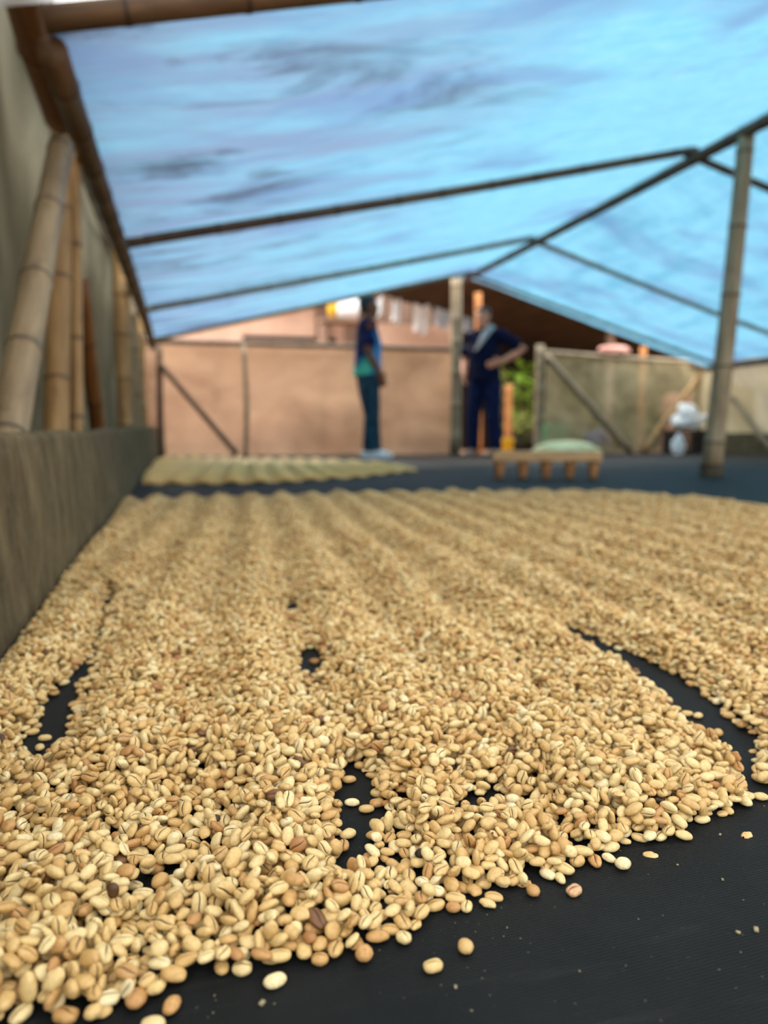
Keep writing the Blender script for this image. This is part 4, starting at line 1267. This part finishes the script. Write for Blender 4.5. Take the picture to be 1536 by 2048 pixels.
# ------------------------------------------------------------------ beyond the back sheets
M_PLASTER = plain('peach_plaster', srgb(190, 152, 130), srgb(226, 192, 168), 1.2, 0.9, 0.1, 0.1)
M_BROWNWALL = plain('brown_boards', srgb(112, 90, 76), srgb(150, 124, 106), 3, 0.9, 0.1, 0.2, (8, 8, 0.6))
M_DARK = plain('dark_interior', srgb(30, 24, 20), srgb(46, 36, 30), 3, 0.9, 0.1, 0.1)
M_ROOFBR = plain('brown_roof', srgb(50, 38, 29), srgb(80, 62, 48), 2, 0.9, 0.1, 0.2, (6, 0.5, 6))
M_CLOTH_W = plain('white_cloth', srgb(226, 226, 226), srgb(250, 250, 250), 6, 0.9, 0.1, 0.1)
M_CLOTH_B = plain('pale_blue_cloth', srgb(186, 200, 218), srgb(214, 224, 236), 6, 0.9, 0.1, 0.1)
M_YELLOW = plain('yellow_plastic', srgb(206, 160, 20), srgb(232, 190, 40), 6, 0.5, 0.3, 0.1)
M_ORANGE = plain('orange_wood', srgb(164, 104, 58), srgb(196, 136, 84), 6, 0.7, 0.2, 0.1, (5, 5, 0.6))
M_GREENBOX = plain('green_plastic', srgb(46, 120, 84), srgb(70, 150, 108), 6, 0.5, 0.3, 0.1)
M_BLUEBAG = plain('blue_cloth', srgb(64, 74, 120), srgb(96, 106, 150), 6, 0.8, 0.2, 0.2)
M_PINK = plain('pink_brick', srgb(196, 130, 112), srgb(224, 166, 146), 4, 0.9, 0.1, 0.2)

def rect(px0, py0, px1, py1, Y, depth):
    A = on_y(px0, py1, Y); Bq = on_y(px1, py0, Y)
    return Vector(((A.x + Bq.x) / 2, Y + depth / 2, (A.z + Bq.z) / 2)), (abs(Bq.x - A.x), depth, abs(Bq.z - A.z))

# peach house
hs = empty('house', (0.5, 14, -0.03))
tag(hs, 'peach plastered house seen over the brown back sheet', 'house')
def part(name, box, mat, parent=hs):
    c, sz = box
    return MB().box(c - Vector(parent.location), sz).build(name, mat, parent, smooth=False)
part('wall', (Vector((-1.0, 15.5, 1.4)), (8.0, 3.0, 2.86)), M_PLASTER)
part('roof', (Vector((-1.0, 15.4, 2.95)), (9.0, 4.0, 0.24)), M_ROOFBR)
w_ = part('window', rect(486, 676, 672, 694, 13.97, 0.06), M_DARK)
part('pillar', rect(634, 590, 656, 700, 13.8, 0.16), M_BROWNWALL)
part('ledge', rect(330, 693, 900, 700, 13.75, 0.22), M_PLASTER)
# brown boarded shed
sd_ = empty('shed', (3.6, 12, -0.03))
tag(sd_, 'brown boarded shed with washing in front, between the two people', 'shed')
c, sz = rect(724, 560, 934, 672, 12.0, 2.0)
zt_ = c.z + sz[2] / 2
nb_ = 9
for k_ in range(nb_):
    x0_ = c.x - sz[0] / 2 + sz[0] * (k_ + 0.5) / nb_
    part('plank', (Vector((x0_, 12.0 + 0.01 * (k_ % 2), zt_ / 2)), (sz[0] / nb_ * 0.96, 0.04, zt_)), M_BROWNWALL, sd_)
part('plinth', rect(738, 652, 905, 700, 11.8, 0.15), M_PLASTER, sd_)
part('back_wall', (Vector((c.x, 13.4, zt_ / 2)), (sz[0], 0.1, zt_)), M_BROWNWALL, sd_)
part('roof', (Vector((c.x, 12.8, zt_ + 0.05)), (sz[0] + 0.5, 2.0, 0.1)), M_ROOFBR, sd_)
# open lean-to with brown roof behind the doorway
lt = empty('lean_to', (5.0, 11, -0.03))
tag(lt, 'open lean-to with a sloping brown roof behind the doorway', 'shed')
A = on_y(836, 525, 9.5); Bq = on_y(1470, 742, 9.5)
for k_ in range(5):
    y_ = 9.5 + 0.43 * k_
    v_ = [Vector((A.x, y_ + dy, A.z + dz)) - lt.location for dy, dz in ((0, 0), (0.42, 0), (0.42, 0.03), (0, 0.03))]
    v2 = [Vector((Bq.x, y_ + dy, Bq.z + dz)) - lt.location for dy, dz in ((0, 0), (0.42, 0), (0.42, 0.03), (0, 0.03))]
    me = new_mesh('roof_board', v_ + v2, [(0, 1, 2, 3), (7, 6, 5, 4), (0, 4, 5, 1), (1, 5, 6, 2), (2, 6, 7, 3), (3, 7, 4, 0)], M_ROOFBR, False)
    link('roof_board', me, lt)
xl_ = on_y(925, 700, 11.7).x
def lz(x): return A.z + (Bq.z - A.z) * (x - A.x) / (Bq.x - A.x) - 0.005
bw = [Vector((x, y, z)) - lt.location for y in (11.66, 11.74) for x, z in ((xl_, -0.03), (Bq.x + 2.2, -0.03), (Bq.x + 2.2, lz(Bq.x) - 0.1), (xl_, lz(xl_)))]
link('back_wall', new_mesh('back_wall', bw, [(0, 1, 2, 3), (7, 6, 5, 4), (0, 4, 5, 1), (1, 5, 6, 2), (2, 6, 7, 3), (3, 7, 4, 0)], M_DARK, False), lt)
for q_ in (1225,):
    t_ = on_y(q_, 662, 9.6); part('lean_to_post', (Vector((t_.x, 9.65, t_.z / 2 - 0.01)), (0.08, 0.08, t_.z + 0.02)), M_BROWNWALL, lt)

# washing
def cloth(px0, py0, px1, py1, Y, mat, label, name='laundry', taper=0.8, group='washing hung before the shed'):
    A_ = on_y(px0, py0, Y); B_ = on_y(px1, py1, Y)
    wd, ht = B_.x - A_.x, A_.z - B_.z
    cx_ = (A_.x + B_.x) / 2
    vs, fs = [], []
    nu, nv = 9, 9
    for lay in (0, 0.012):
        for j in range(nv):
            for i in range(nu):
                u = i / (nu - 1) - 0.5; v = j / (nv - 1)
                vs.append((u * wd * (1 - (1 - taper) * v), lay + 0.05 * math.sin(u * 14 + v * 2) * (0.3 + v), -ht * v - 0.04 * math.cos(u * 9)))
    n_ = nu * nv
    for j in range(nv - 1):
        for i in range(nu - 1):
            q = j * nu + i
            fs.append((q, q + 1, q + nu + 1, q + nu)); fs.append((n_ + q, n_ + q + nu, n_ + q + nu + 1, n_ + q + 1))
    o_ = link(name, new_mesh(name, vs, fs, mat), None, (cx_, Y, A_.z))
    return tag(o_, label, 'laundry', group)
la, lb = on_y(690, 586, 11.35), on_y(975, 628, 11.35)
def on_line(px): return 586 + (px - 690) * 42 / 285
for px0, px1, drop, mat_, lab_ in (
        (783, 803, 44, M_CLOTH_W, 'narrow white garment second on the washing line from the person in blue'),
        (826, 862, 58, M_CLOTH_W, 'large white garment in the middle of the washing line'),
        (868, 904, 40, M_CLOTH_B, 'pale blue garment hung left of the tall back post'),
        (927, 948, 44, M_CLOTH_B, 'pale blue garment hung right of the tall back post'),
        (742, 768, 34, M_CLOTH_W, 'white garment hung just behind the head of the person in blue')):
    cloth(px0, on_line((px0 + px1) / 2), px1, on_line((px0 + px1) / 2) + drop, 11.35, mat_, lab_)
tag(MB().tube([la, (la + lb) / 2, lb], 0.008, 6).build('washing_line', M_DARK, None, tuple(la)), 'thin washing line with garments before the shed', 'washing line')
# white drum with yellow lid on a plank stand
dp = on_y(690, 617, 11.0)
dr = empty('drum', (dp.x, 11.0, dp.z - 0.16)); tag(dr, 'bright white drum with a yellow end behind the person in blue', 'drum')
rx = Matrix.Rotation(math.radians(90), 3, 'Y')
MB().loft([(Vector((x_, 0, 0.16)), Y_ * r_, Z_ * r_) for x_, r_ in ((-0.15, 0.13), (-0.13, 0.155), (0.0, 0.16), (0.15, 0.155), (0.18, 0.13))], 20).build('barrel', M_CLOTH_W, dr)
MB().loft([(Vector((x_, 0, 0.16)), Y_ * r_, Z_ * r_) for x_, r_ in ((-0.23, 0.12), (-0.20, 0.14), (-0.145, 0.14))], 20).build('lid', M_YELLOW, dr)
st_ = empty('drum_stand', (dp.x, 11.0, -0.03)); tag(st_, 'brown trestle carrying the white drum', 'stand')
zt2 = dp.z - 0.16
part('shelf', (Vector((dp.x, 11.0, zt2 - 0.025)), (0.75, 0.4, 0.05)), M_BROWNWALL, st_)
for sx in (-0.33, 0.33): part('leg', (Vector((dp.x + sx, 11.0, (zt2 - 0.05) / 2)), (0.06, 0.3, zt2 - 0.05)), M_BROWNWALL, st_)

# orange posts, plants and pots in the doorway
t_ = on_y(956, 586, 9.4)
pole('orange_post', (t_.x + 0.03, 9.4, -0.03), t_, 0.05, 0.045, M_ORANGE, 'orange wooden post rising behind the head of the person in navy', 'post', gap=0.8)
t_ = on_y(1018, 770, 9.1)
pole('orange_stake', (t_.x + 0.02, 9.1, -0.03), t_, 0.05, 0.045, M_ORANGE, 'short orange stake among the doorway plants', 'stake', gap=0.6)
def leaf_mat(name, a_, b_):
    t = NT(name)
    f = t.noise(t.coords(), 4, 3)
    col = t.ramp(f, [(0.35, a_), (0.65, b_)])
    tr = t.n('ShaderNodeBsdfTranslucent'); t.l(col, tr.inputs['Color'])
    p_ = t.principled(col, 0.5, 0.3)
    m = t.n('ShaderNodeMixShader'); m.inputs[0].default_value = 0.35
    t.l(p_.outputs[0], m.inputs[1]); t.l(tr.outputs[0], m.inputs[2])
    return t.done(m)
M_LEAF = leaf_mat('leaf_green', srgb(84, 116, 26), srgb(140, 168, 58))
M_LEAF2 = leaf_mat('leaf_olive', srgb(96, 104, 40), srgb(150, 152, 78))
M_STEM = plain('plant_stem', srgb(90, 74, 44), srgb(120, 100, 60), 10)
M_POT = plain('dark_pot', srgb(24, 24, 26), srgb(40, 38, 38), 10)
def plant(loc, rad, h, n_leaf, leaf, mat, label, cat='plant', pot=True, group='plants beyond the sheets'):
    rt = empty('leafy_plant', loc); tag(rt, label, cat, group)
    rr = random.Random(int(loc[0] * 100 + h * 1000))
    vs, fs = [], []
    stems = MB()
    for k_ in range(6):
        an = rr.uniform(0, 6.28); e_ = Vector((math.cos(an) * rad * 0.6, math.sin(an) * rad * 0.5, h * rr.uniform(0.7, 0.95)))
        stems.tube([(0, 0, 0.1), tuple(e_ * 0.5 + Vector((0, 0, 0.05))), tuple(e_)], [0.014, 0.011, 0.006], 6)
    for _ in range(n_leaf):
        t1 = rr.uniform(0, 6.28); rr_ = rad * math.sqrt(rr.random()); z_ = h * (0.25 + 0.75 * rr.random())
        c_ = Vector((math.cos(t1) * rr_, math.sin(t1) * rr_ * 0.8, z_))
        q_ = Euler((rr.uniform(-0.9, 0.9), rr.uniform(-0.4, 0.9), rr.uniform(0, 6.28))).to_matrix()
        L_ = leaf * rr.uniform(0.7, 1.3)
        n0 = len(vs)
        for x_, y_, zz in ((0, 0, 0), (0.35, 0.24, 0.03), (0.75, 0.18, 0.0), (1.0, 0, -0.10), (0.75, -0.18, 0.0), (0.35, -0.24, 0.03), (0.5, 0, 0.10)):
            vs.append(c_ + q_ @ Vector((x_ * L_, y_ * L_, zz * L_)))
        for a_, b_ in ((0, 1), (1, 2), (2, 3), (3, 4), (4, 5), (5, 0)): fs.append((n0 + a_, n0 + b_, n0 + 6))
    fo = link('foliage', new_mesh('foliage', vs, fs, mat), rt); fo['kind'] = 'stuff'
    stems.build('stem', M_STEM, rt)
    if pot:
        MB().loft([(Vector((0, 0, z_)), X_ * r_, Y_ * r_) for z_, r_ in ((0, 0.09), (0.2, 0.12), (0.22, 0.13), (0.24, 0.125), (0.20, 0.11))], 14).build('pot', M_POT, rt)
    return rt
t_ = on_y(1046, 740, 10.0); plant((t_.x, 10.0, -0.03), 0.30, 1.22, 130, 0.17, M_LEAF, 'bright green leafy plant in the doorway beside the right post')
t_ = on_y(1002, 730, 9.45); plant((t_.x, 9.45, -0.03), 0.16, 1.10, 70, 0.13, M_LEAF2, 'pale olive leafy plant just right of the person in navy')
t_ = on_y(1058, 830, 9.25); plant((t_.x, 9.25, -0.03), 0.17, 0.55, 60, 0.13, M_LEAF2, 'low olive plant in a dark pot by the right doorway post')
t_ = on_y(1012, 900, 8.9)
bk = empty('bucket', (t_.x, 8.9, -0.03)); tag(bk, 'small yellow bucket on the ground in the doorway', 'bucket')
MB().loft([(Vector((0, 0, z_)), X_ * r_, Y_ * r_) for z_, r_ in ((0, 0.075), (0.19, 0.095), (0.205, 0.10), (0.20, 0.088), (0.05, 0.07))], 16).build('tub', M_YELLOW, bk)
MB().tube([(0.095 * math.cos(a_), 0, 0.2 + 0.06 * math.sin(a_)) for a_ in [PI * k_ / 8 for k_ in range(9)]], 0.005, 6).build('handle', M_DARK, bk)
# things blurred through the clear panel on the right
for px_, h_, r_ in ((1150, 1.0, 0.42), (1235, 0.75, 0.40), (1330, 1.0, 0.45)):
    y_ = {1150: 10.2, 1235: 10.9, 1330: 10.2}[px_]; t_ = on_y(px_, 800, y_); plant((t_.x, y_, -0.03), r_, h_, 150, 0.16, M_LEAF2, {1150: 'olive shrub behind the pale diagonal brace', 1235: 'low olive shrub behind the middle of the clear panel', 1330: 'olive shrub behind the brown diagonal brace'}[px_], 'shrub', False)
c_, z_ = rect(1098, 838, 1142, 900, 8.9, 0.3); c_.z = z_[2] / 2 - 0.03
o = bevel_build(MB().box(c_, z_), 'storage_bin', M_GREENBOX, None, (c_.x, c_.y, -0.03), 0.02); tag(o, 'green bin seen through the clear panel', 'bin')
p = on_y(1192, 905, 8.75)
crumple('cloth_bundle', (p.x, 8.75, -0.03), (0.17, 0.12, 0.16), M_BLUEBAG, 'blue cloth bundle behind the pale diagonal brace', 'bundle', 0.2, 5)
c_, z_ = rect(1196, 692, 1262, 711, Y_BACK - 0.05, 0.12)
crumple('folded_cloth', (c_.x, Y_BACK - 0.05, 1.165), (z_[0] / 2, 0.06, 0.055), plain('pink_cloth', srgb(196, 140, 126), srgb(224, 176, 160), 8, 0.9, 0.1), 'folded pink cloth lying on the rail of the back right panel', 'cloth', 0.15, 5)
t_ = on_y(1287, 694, 8.7)
pole('orange_post', (t_.x, 8.7, -0.03), t_, 0.04, 0.04, M_ORANGE, 'orange post behind the middle of the clear panel', 'post', gap=0.7)
c_, z_ = rect(1345, 760, 1400, 880, 8.8, 0.25); c_.z = z_[2] / 2 - 0.03
o = bevel_build(MB().box(c_, z_), 'brick_pier', M_PINK, None, (c_.x, c_.y, -0.03), 0.01); tag(o, 'pinkish pier behind the brown brace next to the white bag', 'pier')
